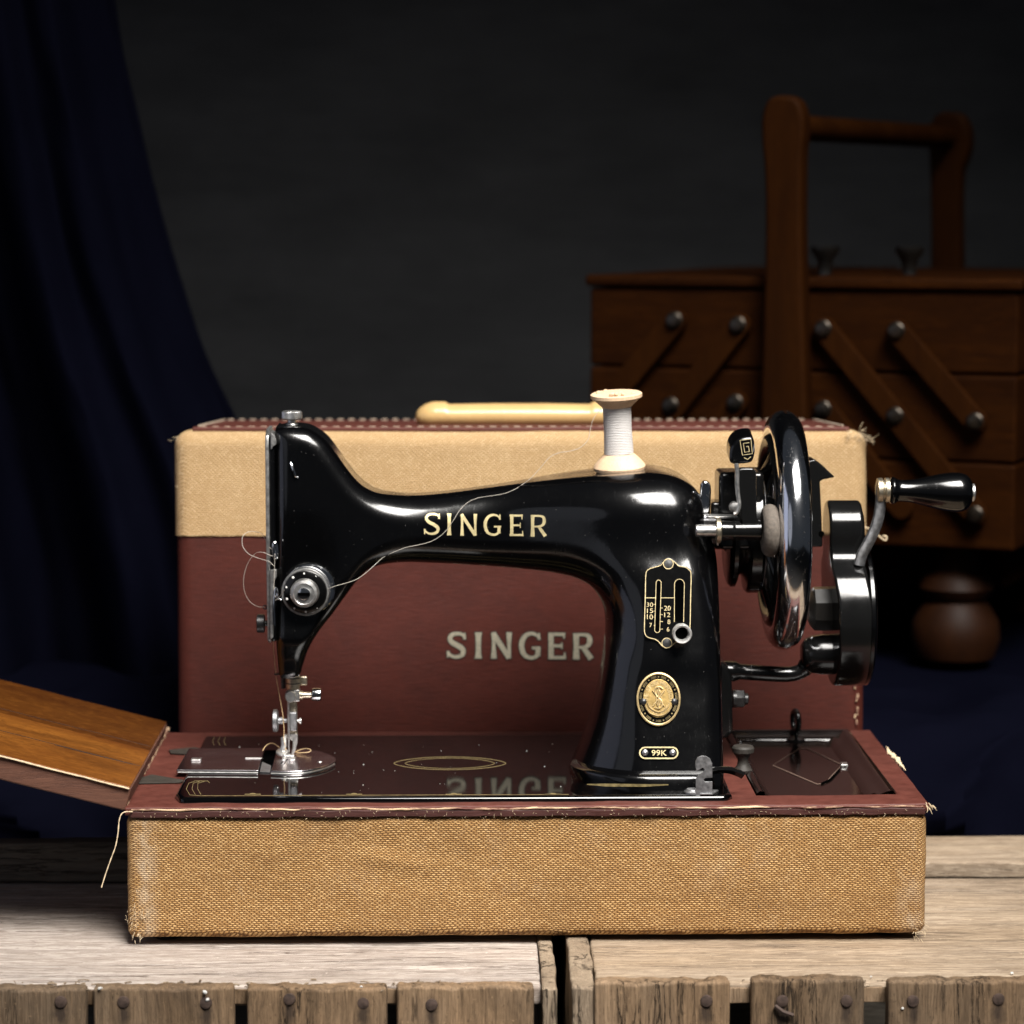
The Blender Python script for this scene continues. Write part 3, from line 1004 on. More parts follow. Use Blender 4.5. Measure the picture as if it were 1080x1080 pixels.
# three planks with fine joints
ob = mb.build('hinged_leaf', 'leaf_varnish', case)
mb = MB()
for (y0, a0, a1) in ((.060, .0, .29), (.118, .0, .29)):
    mb.rbox((-a1, y0, th + .00005), (-a0, y0 + .0005, th + .00018), .00005, (30, 1, 1), .0006, 30, 3, amp=(0, 1, 0), warp=leafwarp)
mb.rbox((-.050, .0585, th + .0001), (-.004, .0600, th + .0003), .0001, (10, 1, 1), .0008, 60, 3, amp=(0, 1, 0), warp=leafwarp)
mb.build('plank_joint', 'case_ink_dark', ob)
mb = MB().rbox((-.30, .0008, th * .90), (.0012, .0020, th * .96), .0003, (100, 1, 1), .0003, 200, 8, warp=leafwarp)
mb.build('worn_corner', 'fray', ob)

# sunken tray with rolled edge
mb = MB()
dz = .0045
mb.rbox((TX0, TY0, ZR - .012), (TX1, TY1, ZR - dz), .0005, (20, 20, 1))
tray = mb.build('tray', 'tray_enamel', case)
mb = MB()
rr = .0032
fl = .0036
ring = [(TX0, TY0), (TX1, TY0), (TX1, TY1), (TX0, TY1)]
for (x, y), (x2, y2), q0 in zip(ring, ring[1:] + ring[:1], (0, 1, 2, 3)):
    if q0 == 0:
        continue                                   # the front lip is hidden below the rim
    a, b_ = Vector((x, y, ZR - .0008)), Vector((x2, y2, ZR - .0008))
    n_ = Vector(((TX0 + TX1) / 2, (TY0 + TY1) / 2, 0)) - Vector(((x + x2) / 2, (y + y2) / 2, 0))
    n_ = Vector((1 if n_.x > abs(n_.y) else (-1 if n_.x < -abs(n_.y) else 0), 1 if n_.y > abs(n_.x) else (-1 if n_.y < -abs(n_.x) else 0), 0))
    wdt = {1: .016, 2: .013, 3: .010}[q0]
    d_ = (b_ - a).normalized()
    pr = [(0, .0016), (.0022, .0026), (.005, .0014), (wdt * .55, -.0012), (wdt * .7, -.0006), (wdt, -.0038)] if q0 != 2 else [(0, .0016), (.0018, .0022), (.0034, .0018), (.0046, -.0004), (.0062, -.0012), (.0080, -.0014), (.0096, -.0038)]
    vs = []
    for (o_, z_) in pr:
        vs += [a + d_ * o_ * .95 + n_ * o_ + Vector((0, 0, z_)), b_ - d_ * o_ * .95 + n_ * o_ + Vector((0, 0, z_))]
    mb.add(vs, [(2 * i, 2 * i + 1, 2 * i + 3, 2 * i + 2) for i in range(len(pr) - 1)])
mb.build('tray_rim', 'tray_enamel', tray, angle=60)
mb = MB()
flat = lambda u, v, l: FC.Z(u, v, ZR - dz + .0003 + l)
hexa = [(815, 807), (843, 789.5), (851, 789), (888, 806.5), (870, 826), (862, 827)]
ribbon(mb, [p for a, b_ in zip(hexa, hexa[1:] + hexa[:1]) for p in (a, ((a[0] + b_[0]) / 2, (a[1] + b_[1]) / 2))], .7, flat, True)
mb.build('embossed_outline', 'tray_line', tray)
mb = MB()
p = FC.Z(890, 808, ZR - dz)
mb.rbox(p - Vector((.0022, .003, 0)), p + Vector((.0022, .003, .002)), .0006, (3, 3, 1), .0008, 300)
mb.build('tray_catch', 'steel', tray)
mb = MB()
ribbon(mb, [(866, 826.5), (876, 822), (886, 811)], 2.0, flat, lift=.0003)
mb.build('catch_slot', 'slot_black', tray)
p = FC.Z(839, 781, ZR - dz)
mb = MB().lathe(p, (0, 0, 1), [(0, .0062), (.0012, .0060), (.0020, .004), (.0035, .0022), (.007, .0020)], 24)
mb.torus(p + Vector((0, .0, .0125)), (1, .18, 0), .0065, .0018, 36, 10)
mb.build('eye_bolt', 'black_japan_worn', tray)

# black mushroom knob between the bed and the tray, with its arm
p = FC.Z(783.5, 815, ZR)
mb = MB().lathe(p, (0, 0, 1), [(0, .0052), (.002, .0056), (.0045, .0035), (.008, .0030), (.0115, .0045), (.0125, .0064), (.0150, .0066), (.0162, .0058), (.0168, .001)], 30)
mb.build('clamp_knob', 'dark_rubber', case)
# ================================================================== CASE LID
YL = 0.242
FL = Frame((0, YL, 0.001), R(0.15), R(-3.0))
LX0, LX1 = FL.P(184.5, 620, 0).x, FL.P(914, 620, 0).x
LZ = FL.P(550, 454, 0).z
LZB = FL.P(550, 565, 0).z
LD = 0.205
lid = root('case_lid', FL, ((LX0 + LX1) / 2, LD / 2, 0), 'upright cream and brown case lid standing behind the sewing machine', 'case lid')
mb = MB().rbox((LX0 + .0006, .0006, 0), (LX1 - .0006, LD - .0006, LZ - .002), .010, (100, 20, 60), .00016, 40, 6, k=4)
mb.build('brown_body', 'brown_leatherette', lid)
mb = MB()


def band(c):
    return (c.x, c.y, c.z if c.z > LZB + .002 else LZB + (c.z - LZB) * .02 + noise.noise(Vector((c.x * 160, 0, 3))) * .0002)


mb.rbox((LX0 - .0006, -.0006, LZB - .012), (LX1 + .0006, LD + .0006, LZ), .0105, (110, 20, 20), .0005, 60, 9, k=5, warp=lambda c: (c.x, c.y, max(c.z, LZB + noise.noise(Vector((c.x * 200, 0, 3))) * .0003)))
mb.build('cream_band', 'cream_cloth', lid)
# brown top panel, slightly domed, with white stitching all round
pi_ = .0055
mb = MB().rbox((LX0 + .011, pi_, LZ - .001), (LX1 - .011, LD - .012, LZ + .0022), .0012, (60, 20, 1), .0005, 30, 4)
mb.build('top_panel', 'rim_leatherette', lid)
mb = MB()
zt = LZ + .0024
x = LX0 + .016
while x < LX1 - .02:
    for y in (pi_ + .0030, LD - .016):
        w_ = .0004 if y < .05 else .0007
        mb.rbox((x, y - w_, zt - .0006), (x + .0042, y + w_, zt + (.0002 if y < .05 else .0008)), .0004)
    x += .0078
y = pi_ + .008
while y < LD - .02:
    for xx in (LX0 + .0145, LX1 - .0145):
        mb.rbox((xx - .0007, y, zt - .0006), (xx + .0007, y + .0045, zt + .0009), .0006)
    y += .0078
mb.build('stitching', 'stitching', lid)
# cream carrying handle lying on the top
hy = .075
FHt = lambda u, v: FL.P(u, v, hy)
hl, hr = FHt(438, 436).x, FHt(657, 436).x
hz = FHt(550, 451).z
mb = MB()
N_ = 170
vs, fs = [], []
m_ = 24
for i in range(N_ + 1):
    s_ = i / N_
    xx = hl + (hr - hl) * s_
    e = min(s_, 1 - s_) * (hr - hl)
    k_ = min(1, e / .013)
    rz_ = .0078 * math.sqrt(max(0, 1 - (1 - k_) ** 2)) + .0004
    cz = hz + .0082 - .0012 * (1 - k_)
    top = rz_
    if e < .0200:
        top = rz_ * 1.14
    elif e < .0225:
        top = rz_ * (1.14 - .20 * (e - .0200) / .0025)
    else:
        top = rz_ * (.94 + .06 * min(1, (e - .0225) / .03))
    for j in range(m_):
        a = 2 * math.pi * j / m_
        h_ = math.sin(a)
        vs.append((xx, hy + math.cos(a) * .0105 * (rz_ / .0078), cz + (top if h_ > 0 else rz_) * h_))
for i in range(N_):
    for j in range(m_):
        fs.append((i * m_ + j, i * m_ + (j + 1) % m_, (i + 1) * m_ + (j + 1) % m_, (i + 1) * m_ + j))
fs += [tuple(range(m_)), tuple(N_ * m_ + j for j in range(m_))[::-1]]
mb.add(vs, fs)
mb.build('handle', 'cream_plastic', lid, angle=60)
# printed name
flid = lambda u, v, l: FL.P(u, v, 0.0006 - .0003 - l)
LB = [('S', 471.5, 667, 491.5, 694), ('I', 499, 667, 510, 694.5), ('N', 518, 667, 539.5, 694.5), ('G', 548, 667, 570, 695), ('E', 578.5, 667.5, 596, 695), ('R', 605, 668, 625.5, 695.5)]
mb = MB()
letters(mb, LB, flid, grow=2.0, bold=1.14)
nm = mb.build('printed_name_outline', 'case_ink_dark', lid)
mb = MB()
letters(mb, LB, flid, bold=1.14, lift=.00012)
mb.build('printed_name', 'case_ink', lid)
# frayed corners
mb = MB()
tuft(FL.P(906, 459, .0), 26, .0055, (.8, -.3, .1))
tuft(FL.P(897, 458, -.001), 18, .005, (-.6, -.4, -.1))
tuft(FL.P(913, 462, .0), 14, .006, (1, -.1, .1))
fray(lid)
tuft(FL.P(186, 462, -.0006), 10, .003, (-.3, -.5, .2))
for _ in range(18):
    tuft(FL.P(191 + rnd.gauss(0, 1.5), rnd.uniform(465, 560), -.001), 1, .0025, (0, -.3, .3), .8, .00015)
fray(lid)
q = [FL.P(u, v, .0) for u, v in ((908, 555), (915, 557), (922, 561), (929, 567), (934, 570), (935, 566), (931, 565))]
mb.tube(spline(q, 4), .0005, 6)
mb.build('loose_thread', 'fray', lid)
mb = MB()
for _ in range(26):
    v_ = rnd.choice([rnd.uniform(665, 700), rnd.uniform(690, 765)])
    p = FL.P(903 + rnd.gauss(0, 1.0), v_, .0003)
    mb.rbox(p - Vector((.0006, .0003, .0016)), p + Vector((.0006, .0003, .0016)), .0003, (1, 1, 2), .0008, 300, v_)
mb.build('worn_corner', 'worn_edge', lid)

# ================================================================== SEWING MACHINE
YC = 0.120                                     # middle plane of the arm
ZB = 0.0832                                    # top of the bed
mach = root('sewing_machine', FC, (FC.P(690, 833, YC).x, YC, ZR), 'black enamelled hand crank sewing machine with gold decals and a chrome handwheel', 'sewing machine')
PX = 1 / (F_PX / ((Vector((0, YC, .2)) - FC.cam).length))     # metres per pixel in the middle plane


def MP(u, v, y=YC):
    return FC.P(u, v, y)


# ---- cast body: front outline + varying depth and edge rounding, meshed by surface nets
outline = [(292, 454), (296, 449.5), (304, 447.6), (316, 447.8), (327, 449.8), (337, 455.5), (346, 463), (357, 477.5), (369, 494), (382, 508.5), (397, 517), (415, 520.2), (440, 521),
           (470, 518.7), (510, 513.6), (550, 507.8), (590, 502), (625, 498), (655, 495), (682, 494.2), (702, 496.4), (717, 501.8), (728, 509), (735, 519), (738, 532), (740, 550), (745, 562),
           (749.5, 575), (751, 600), (751, 650), (750.5, 700), (750.5, 760), (751, 800), (753, 836), (700, 838), (650, 838), (612, 836), (601, 826), (596.5, 814), (596, 803), (601, 789), (611, 765), (621.5, 735), (629.5, 700), (634, 668),
           (635, 643), (631, 626), (620, 612), (602, 604.5), (575, 600), (540, 596.8), (500, 594.2), (460, 592), (425, 591), (402, 593), (389, 598), (378, 608), (366, 623.5), (352, 643), (338, 661), (327.5, 679), (321, 697), (317.5, 708),
           (310, 711.5), (300, 711.5), (296, 708), (294, 690), (293, 668), (292, 640), (292, 580), (292, 520)]
poly = spline(outline, 5, True)
P3 = np.array([tuple(MP(p.x, p.y)) for p in poly])
px_, pz_ = P3[:, 0], P3[:, 2]
TB = YC - FC.Z(680, 834, ZB).y - .0045            # half depth of the pillar at the bed
h = 0.0011
xs = np.arange(px_.min() - .006, px_.max() + .006, h)
zs = np.arange(pz_.min() - .006, pz_.max() + .006, h)
ys = np.arange(-.10, .10, h)
GX, GZ = np.meshgrid(xs, zs, indexing='ij')
d2 = np.full(GX.shape, 1e9)
ins = np.zeros(GX.shape, bool)
n = len(px_)
for i in range(n):
    ax, az, bx, bz = px_[i], pz_[i], px_[(i + 1) % n], pz_[(i + 1) % n]
    ex, ez = bx - ax, bz - az
    wx, wz = GX - ax, GZ - az
    t_ = np.clip((wx * ex + wz * ez) / (ex * ex + ez * ez + 1e-18), 0, 1)
    d2 = np.minimum(d2, (wx - ex * t_) ** 2 + (wz - ez * t_) ** 2)
    if az != bz:
        cnd = (az > GZ) != (bz > GZ)
        xi = ax + (GZ - az) * ex / (bz - az)
        ins ^= cnd & (GX < xi)
d2 = np.sqrt(d2) * np.where(ins, -1, 1)


def blur(a, sg):
    k_ = np.exp(-.5 * (np.arange(-int(3 * sg), int(3 * sg) + 1) / sg) ** 2)
    k_ /= k_.sum()
    r_ = len(k_) // 2
    for axn in (0, 1):
        pad = [(r_, r_) if q == axn else (0, 0) for q in (0, 1)]
        b = np.pad(a, pad, mode='edge')
        a = sum(w * np.take(b, np.arange(i, i + a.shape[axn]), axn) for i, w in enumerate(k_))
    return a


# blur only deep inside so the outline stays put
db = blur(d2, 3.0)
wgt = np.clip((-d2 - .003) / .006, 0, 1)
d2 = d2 * (1 - wgt) + db * wgt
# pixel coordinates of the grid in the middle plane
wx = GX - FC.cam.x
wy = YC - FC.cam.y
wz = GZ - FC.cam.z
cam_m = np.array(FC.m)
vx = cam_m[0, 0] * wx + cam_m[0, 1] * wy
vy = cam_m[1, 0] * wx + cam_m[1, 1] * wy
f_ = vy * math.cos(PITCH) - wz * math.sin(PITCH)
U = 540 + F_PX * vx / f_
V = 540 - F_PX * (vy * math.sin(PITCH) + wz * math.cos(PITCH)) / f_


def ss(a, b, x):
    t_ = np.clip((x - a) / (b - a), 0, 1)
    return t_ * t_ * (3 - 2 * t_)


arm = ss(372, 425, U)                                      # head -> arm
under = ss(600, 670, V) * ss(480, 560, U)                    # below the arm there is only the pillar
pil = np.maximum(ss(505, 672, U), under)                                      # arm -> shoulder / pillar
low = ss(560, 660, V) * ss(545, 592, U)                    # shoulder -> pillar
T = .0265 * (1 - arm) + arm * (.0245 * (1 - pil) + pil * .052)
T = T + ss(560, 600, V) * np.maximum(ss(585, 660, U), under) * .005 + np.maximum(ss(585, 640, U), under) * (TB - .057) * np.clip((V - 600) / 236, 0, 1.05)
nose = ss(668, 690, V) * (1 - ss(330, 380, U))
T = T * (1 - nose) + .019 * nose
Rr = (.0068 + .0034 * (1 - ss(540, 610, V))) * (1 - arm) + arm * (.0175 * (1 - pil) + pil * .0255)
Rr = Rr * (1 - low) + low * (.027 + .015 * ss(700, 800, V) * (1 - ss(652, 705, U)) - .014 * ss(652, 705, U))
Rr = Rr * (1 - nose) + .006 * nose
T = T - .0055 * ss(372, 330, U) * ss(690, 640, V) * ss(520, 640, V)     # the head thins a little toward the bottom
# raised pad behind the stitch plate
pad = ss(666, 675, U) * (1 - ss(734, 743, U)) * ss(582, 596, V) * (1 - ss(680, 694, V))
T = T + .0022 * pad
T = blur(T, 4)
Rr = np.minimum(blur(Rr, 8), T * .96)
TP = blur((.115 + .26 * ss(690, 800, V)) * low * (1 - ss(640, 705, U)), 5)     # the pillar narrows a little toward its back
Y3 = np.abs(ys)[None, :, None]
q1 = (d2 + Rr)[:, None, :] + TP[:, None, :] * np.maximum(ys + .030, 0)[None, :, None]
q2 = Y3 - T[:, None, :] + Rr[:, None, :]
F = (np.minimum(np.maximum(q1, q2), 0) + np.sqrt(np.maximum(q1, 0) ** 2 + np.maximum(q2, 0) ** 2) - Rr[:, None, :]).astype(np.float32)


def surface_nets(F, o, h):
    s = F < 0
    nx, ny, nz = F.shape
    c = [s[i:nx - 1 + i, j:ny - 1 + j, k:nz - 1 + k] for i in (0, 1) for j in (0, 1) for k in (0, 1)]
    allin = np.logical_and.reduce(c)
    anyin = np.logical_or.reduce(c)
    act = anyin & ~allin
    idx = np.full(act.shape, -1, np.int64)
    ci, cj, ck = np.nonzero(act)
    idx[ci, cj, ck] = np.arange(len(ci))
    acc = np.zeros((len(ci), 3))
    cnt = np.zeros(len(ci))
    corners = [(i, j, k) for i in (0, 1) for j in (0, 1) for k in (0, 1)]
    for a in corners:
        for axn in range(3):
            if a[axn] == 0:
                b = list(a)
                b[axn] = 1
                fa = F[ci + a[0], cj + a[1], ck + a[2]]
                fb = F[ci + b[0], cj + b[1], ck + b[2]]
                cr_ = (fa < 0) != (fb < 0)
                t_ = np.where(cr_, fa / np.where(fa == fb, 1, fa - fb), 0)
                p = np.array(a, float)[None, :] + t_[:, None] * (np.array(b) - np.array(a))[None, :]
                acc += p * cr_[:, None]
                cnt += cr_
    vert = acc / cnt[:, None] + np.stack([ci, cj, ck], 1)
    quads = []
    for axn in range(3):
        sl0 = [slice(None)] * 3
        sl1 = [slice(None)] * 3
        sl0[axn], sl1[axn] = slice(0, -1), slice(1, None)
        a, b = s[tuple(sl0)], s[tuple(sl1)]
        p, q = (axn + 1) % 3, (axn + 2) % 3
        e = np.argwhere(a != b)
        e = e[(e[:, p] > 0) & (e[:, q] > 0) & (e[:, p] < F.shape[p] - 1) & (e[:, q] < F.shape[q] - 1)]
        flip = a[e[:, 0], e[:, 1], e[:, 2]]

        def at(dp, dq):
            g = e.copy()
            g[:, p] -= dp
            g[:, q] -= dq
            return idx[g[:, 0], g[:, 1], g[:, 2]]
        Q = np.stack([at(1, 1), at(0, 1), at(0, 0), at(1, 0)], 1)
        Q[~flip] = Q[~flip][:, ::-1]
        quads.append(Q)
    Q = np.concatenate(quads)

    def tri(G, p):
        i = np.clip(np.floor(p).astype(int), 0, np.array(G.shape) - 2)
        f = p - i
        o_ = 0
        for (a, b, c_) in corners:
            w = (f[:, 0] if a else 1 - f[:, 0]) * (f[:, 1] if b else 1 - f[:, 1]) * (f[:, 2] if c_ else 1 - f[:, 2])
            o_ = o_ + w * G[i[:, 0] + a, i[:, 1] + b, i[:, 2] + c_]
        return o_
    G = np.gradient(F, h)
    for _ in range(3):
        g = np.stack([tri(x, vert) for x in G], 1)
        fv = tri(F, vert)
        vert = vert - (fv / np.maximum((g * g).sum(1), .3))[:, None] * g / h
    g = np.stack([tri(x, vert) for x in G], 1)
    g /= np.linalg.norm(g, axis=1, keepdims=True) + 1e-9
    return vert * h + np.array(o), Q, g


V3, Q3, N3 = surface_nets(F, (xs[0], ys[0] + YC, zs[0]), h)
mb = MB()
mb.v = [tuple(p) for p in V3]
mb.f = [tuple(q) for q in Q3]
body = mb.build('body', 'black_enamel', mach, normals=[tuple(g) for g in N3])
BVH = BVHTree.FromPolygons([Vector(p) for p in V3], [tuple(int(i) for i in q) for q in Q3])


def skin(u, v, lift=0.0):
    """the point of the casting seen at a pixel, a hair proud of the enamel"""
    o, d = FC.ray(u, v)
    p, nn, i_, ds = BVH.ray_cast(o, d.normalized())
    if p is None:
        p = MP(u, v, YC - .03)
        return p
    return p - d.normalized() * (.00012 + lift)


def skin_y(u, v):
    return skin(u, v).y


# ---- gold name on the arm
mb = MB()
letters(mb, [('S', 447, 541, 464.5, 564), ('I', 470.5, 541.5, 477, 564.5), ('N', 485, 542, 503.5, 565), ('G', 510, 542, 528.5, 565), ('E', 537.5, 542.5, 551.5, 565.5), ('R', 559.5, 543, 577, 566)], skin, bold=.86)
mb.build('gold_name', 'gold_decal', mach)

# ---- bed
bz0 = .0760
out = [(BEDX0 + .004, BEDY0), (BEDX1 - .002, BEDY0)]
xr_b = FC.Z(757, 790, ZB).x
P2 = [Vector((BEDX0 + .003, BEDY0, bz0)), Vector((BEDX1 - .004, BEDY0, bz0)), Vector((BEDX1, BEDY0 + .006, bz0)), Vector((FC.Z(757, 800, ZB).x, BEDY1 - .05, bz0)), Vector((FC.Z(752, 785, ZB).x, BEDY1, bz0)),
      Vector((FC.Z(216, 775, ZB).x, BEDY1, bz0)), Vector((BEDX0 - .001, BEDY0 + .012, bz0))]
mb = MB().prism(P2, (0, 0, ZB - bz0), .0026, 4)
bed = mb.build('bed', 'bed_enamel', mach, angle=50)
fbed = lambda u, v, l=0: FC.Z(u, v, ZB + .00008 + l)
mb = MB()
ribbon(mb, [(212, 839.2)] + [(u, 839.2 - (u - 212) * .0035) for u in range(240, 620, 20)], .55, fbed)
mb.build('gold_border', 'gold_worn', bed)
mb = MB()
for (du, w) in ((0, .7), (6, .7), (12, .7)):
    ribbon(mb, [(205 + du * .9, 824), (199 + du * .8, 826), (196.5 + du, 832), (200 + du, 838)], .55, fbed)
ribbon(mb, [(205, 823.6), (219, 823.6), (221, 825.5)], .55, fbed)
ribbon(mb, [(200, 838.4), (212, 839.2)], .6, fbed)
mb.build('gold_corner', 'gold_worn', bed)
mb = MB()
for du in (0, 6, 12):
    ribbon(mb, [(226 + du, 777), (224 + du, 782), (226 + du, 786)], .45, fbed)
mb.build('gold_corner', 'gold_worn', bed)
mb = MB()
for u0 in (258, 365, 470, 575):
    mb = MB()
    ribbon(mb, [(u0, 837.6), (u0 + 17, 837.6)], .8, fbed)
    disc(mb, u0 + 8.5, 837.2, 3.2, .9, fbed, 12, lift=.00003)
    mb.build('gold_motif', 'gold_worn', bed)
mb = MB()
# eye-shaped medallion outline
for k_, w in ((1.0, .6), (.80, .5)):
    ribbon(mb, [(474.5 + 59 * k_ * math.cos(a), 805 + 6.8 * k_ * math.sin(a) * abs(math.sin(a)) ** .25) for a in [2 * math.pi * i / 60 for i in range(60)]], w, fbed, True)
mb.build('gold_medallion', 'gold_worn', bed)
# dust and crumbs on the bed
mb = MB()
rd = random.Random(11)
for _ in range(40):
    u, v = rd.uniform(235, 610), rd.uniform(782, 836)
    s_ = rd.choice((.00012, .00012, .00016, .0002, .0003))
    p = FC.Z(u, v, ZB)
    mb.rbox(p - Vector((s_ * rd.uniform(.6, 1.5), s_, 0)), p + Vector((s_, s_, s_ * 1.0)), s_ * .4, k=1)
o = mb.build('dust', 'white_mark', bed)
o['kind'] = 'stuff'

# ---- slide plate and needle plate
zp = ZB + .0016
pl = lambda qs: [FC.Z(u, v, ZB) for u, v in qs]
mb = MB().prism(pl([(186, 814.5), (199, 792), (279, 791.5), (272.5, 815)]), (0, 0, .0017), .0008, 3)
sp = mb.build('slide_plate', 'plate_steel', mach)
MB().rbox(FC.Z(207, 802, zp) - Vector((.003, .003, 0)), FC.Z(207, 802, zp) + Vector((.003, .003, .0012)), .0006).build('finger_catch', 'steel', sp)
MB().rbox(FC.Z(271, 800, zp) - Vector((.007, .001, 0)), FC.Z(271, 800, zp) + Vector((.003, .001, .0006)), .0003).build('spring_slot', 'steel', sp)
mb = MB().prism(pl([(272.8, 815), (279.3, 791.5), (291.7, 791.5), (285.2, 815.3)]), (0, 0, .0003), .00005)
mb.build('plate_gap', 'slot_black', mach)
MB().prism([FC.Z(u, v, ZB + .0003) for u, v in ((274, 814.6), (276.5, 804), (286, 808), (284.8, 814.8))], (0, 0, .0004), .0001).build('bobbin_latch', 'dull_steel', mach)
cur = spline([(285.8, 815.6), (303, 816), (320, 815.4), (337, 812.3), (349, 808), (354.5, 803.8), (351, 800), (340, 795.8), (327, 793.2), (315, 792), (292.3, 791.5)], 4)
mb = MB().prism([FC.Z(q.x, q.y, ZB) for q in cur], (0, 0, .0017), .0008, 3)
npl = mb.build('needle_plate', 'plate_steel', mach)
MB().tube([FC.Z(u, v, ZB + .0012) for u, v in ((187.5, 814.5), (215, 814.7), (245, 814.9), (272, 815.1))], .00055, 8).build('plate_edge', 'steel', sp)
MB().tube([FC.Z(p.x, p.y + .1, ZB + .0012) for p in cur[:19]], .00055, 8).build('plate_edge', 'steel', npl)
fpl = lambda u, v, l=0: FC.Z(u, v, ZB + .00178 + l)
mb = MB()
for (a, b_) in (((296, 806), (301, 799.5)), ((299, 806.5), (303.5, 800))):
    ribbon(mb, [a, b_], .8, fpl)
mb.build('feed_slot', 'slot_black', npl)
MB().rbox(FC.Z(309, 802, zp) - Vector((.0015, .004, .0)), FC.Z(309, 802, zp) + Vector((.0015, .004, .0016)), .0005).build('feed_teeth', 'steel', npl)
mb = MB().lathe(FC.Z(337.5, 803.5, ZB + .0017), (0, 0, 1), [(0, .0014), (.0003, .0012)], 14)
mb.build('plate_screw', 'steel', npl)

# ---- foot of the pillar
pbx0, pbx1 = FC.Z(606, 833, ZB).x, FC.Z(757, 836, ZB).x
pby = FC.Z(680, 834, ZB).y
mb = MB()
loops = []
for (ins_, z_) in ((-.0006, -.002), (0, .0008), (.0004, .0030), (.0012, .0060), (.0022, .0078), (.0042, .0086), (.0075, .0088)):
    lp = []
    x0_, x1_ = pbx0 + ins_ * .6 - .006 * max(0, z_ / .0088), pbx1 - ins_ * .6
    y0_, y1_ = pby + ins_, YC + .055 - ins_
    rad = (.046, .012)
    for cxx, cyy, rr_, a0 in ((x1_ - rad[1], y0_ + rad[1], rad[1], -90), (x1_ - rad[1], y1_ - rad[1], rad[1], 0), (x0_ + rad[0], y1_ - rad[0], rad[0], 90), (x0_ + rad[0], y0_ + rad[0], rad[0], 180)):
        for i in range(13):
            a = R(a0 + 90 * i / 12)
            qx, qy = cxx + rr_ * math.cos(a), cyy + rr_ * math.sin(a)
            if qx < (pbx0 + pbx1) / 2:            # the left end of the foot is rounded away toward the back
                qx = min(qx + max(0, qy - pby - .018) ** 2 * 4.6, pbx1 - .018)
            lp.append((qx, qy, ZB + z_))
    loops.append(lp)
n_ = len(loops[0])
vs = [p for lp in loops for p in lp]
mb.add(vs, [(j * n_ + i, j * n_ + (i + 1) % n_, (j + 1) * n_ + (i + 1) % n_, (j + 1) * n_ + i) for j in range(len(loops) - 1) for i in range(n_)] + [tuple((len(loops) - 1) * n_ + i for i in range(n_))])
ped = mb.build('pillar_foot', 'black_enamel', mach, angle=60)
mb = MB()
ff = lambda u, v, l=0: FC.P(u, v, pby + .0003 - l)
ribbon(mb, [(619, 827.2), (640, 828.0), (680, 828.4), (705, 827.6)], [1.0, 3.2, 2.8, 1.2], ff)
mb.build('worn_gold_band', 'gold_worn', ped)

# ---- stitch length plate
sp_pts = [(705, 588.3), (700.5, 590.5), (696.7, 595), (690, 597.2), (683.6, 599.4), (680.4, 604.6), (679.8, 626), (679, 653), (678.9, 667), (682.2, 672.8), (690, 675), (694.6, 678), (698, 682), (703.3, 684.4),
          (708.6, 682.4), (713, 678.2), (719.5, 675.6), (726.4, 672), (728.5, 664.4), (729.2, 632), (729.8, 605.5), (727.6, 600.2), (723.3, 597.2), (716.7, 596), (713, 592.8), (709.5, 590)]
yp = skin_y(704, 640) - .0009
ya = FC.P(704, 590, 0)
# the plate follows the slope of the pillar: fit a plane through four skin points
pa, pb, pc, pd_ = skin(684, 604), skin(724, 604), skin(684, 668), skin(724, 668)
nrm_p = (pb - pa).cross(pc - pa).normalized()
if nrm_p.y > 0:
    nrm_p = -nrm_p


def onplate(u, v, lift=0.0):
    o, d = FC.ray(u, v)
    b0 = (pa + pb + pc + pd_) / 4 + nrm_p * (.0016 + lift)
    return o + d * ((b0 - o).dot(nrm_p) / d.dot(nrm_p))


spc = spline(sp_pts, 3, True)
mb = MB().prism([onplate(p.x, p.y) for p in spc], -nrm_p * .002, .0003, 2)
stp = mb.build('stitch_plate', 'plate_black', mach)
mb = MB()
cx_, cy_ = 704.3, 636.5
edge = [(cx_ + (p.x - cx_) * .965, cy_ + (p.y - cy_) * .975) for p in spc]
ribbon(mb, edge, .85, onplate, True, .00015)
slotL = [(694.7 + 2.7 * math.cos(a), 614.5 + 2.7 * math.sin(a)) for a in [math.pi + math.pi * i / 8 for i in range(9)]] + [(693.2 + 2.7 * math.cos(a), 664.5 + 2.7 * math.sin(a)) for a in [math.pi * i / 8 for i in range(9)]]
ribbon(mb, slotL, .6, onplate, True, .00015)
slotR = [(711.2, 656)] + [(716.6 + 5.2 * math.cos(a), 616 + 5.2 * math.sin(a)) for a in [math.pi + math.pi * i / 10 for i in range(11)]] + [(721.0, 656)]
ribbon(mb, slotR, .6, onplate, False, .00015)
for a, b_ in (((680, 630.5), (691.3, 630.5)), ((697, 630.5), (711, 630.5))):
    ribbon(mb, [a, b_], .7, onplate, False, .00018)
for v in (637.5, 644.5, 650.8, 659.5):
    ribbon(mb, [(689.3, v), (691.2, v)], .6, onplate, False, .00018)
for v in (641.2, 648.2, 655.5, 663.5):
    ribbon(mb, [(696.2, v), (699, v)], .6, onplate, False, .00018)
disc(mb, 704.9, 594.6, 5.6, 5.8, onplate, 24, .00016, .86)
disc(mb, 703.3, 678.2, 5.6, 5.6, onplate, 24, .00016, .86)
for tx, bx in (('30', (682, 635.4, 688.8, 640)), ('15', (682.3, 641.8, 688.8, 646.6)), ('10', (682.3, 648, 688.6, 653.2)), ('7', (685, 657, 687.6, 661.6)),
               ('20', (700.4, 638.9, 707.4, 644)), ('12', (700.6, 646, 707, 650.8)), ('8', (704, 653.4, 707, 658.2)), ('6', (703.3, 661.2, 706, 666))):
    words(mb, tx, *bx, onplate, .00018)
mb.build('scale_markings', 'gold_line', stp)
mb = MB()
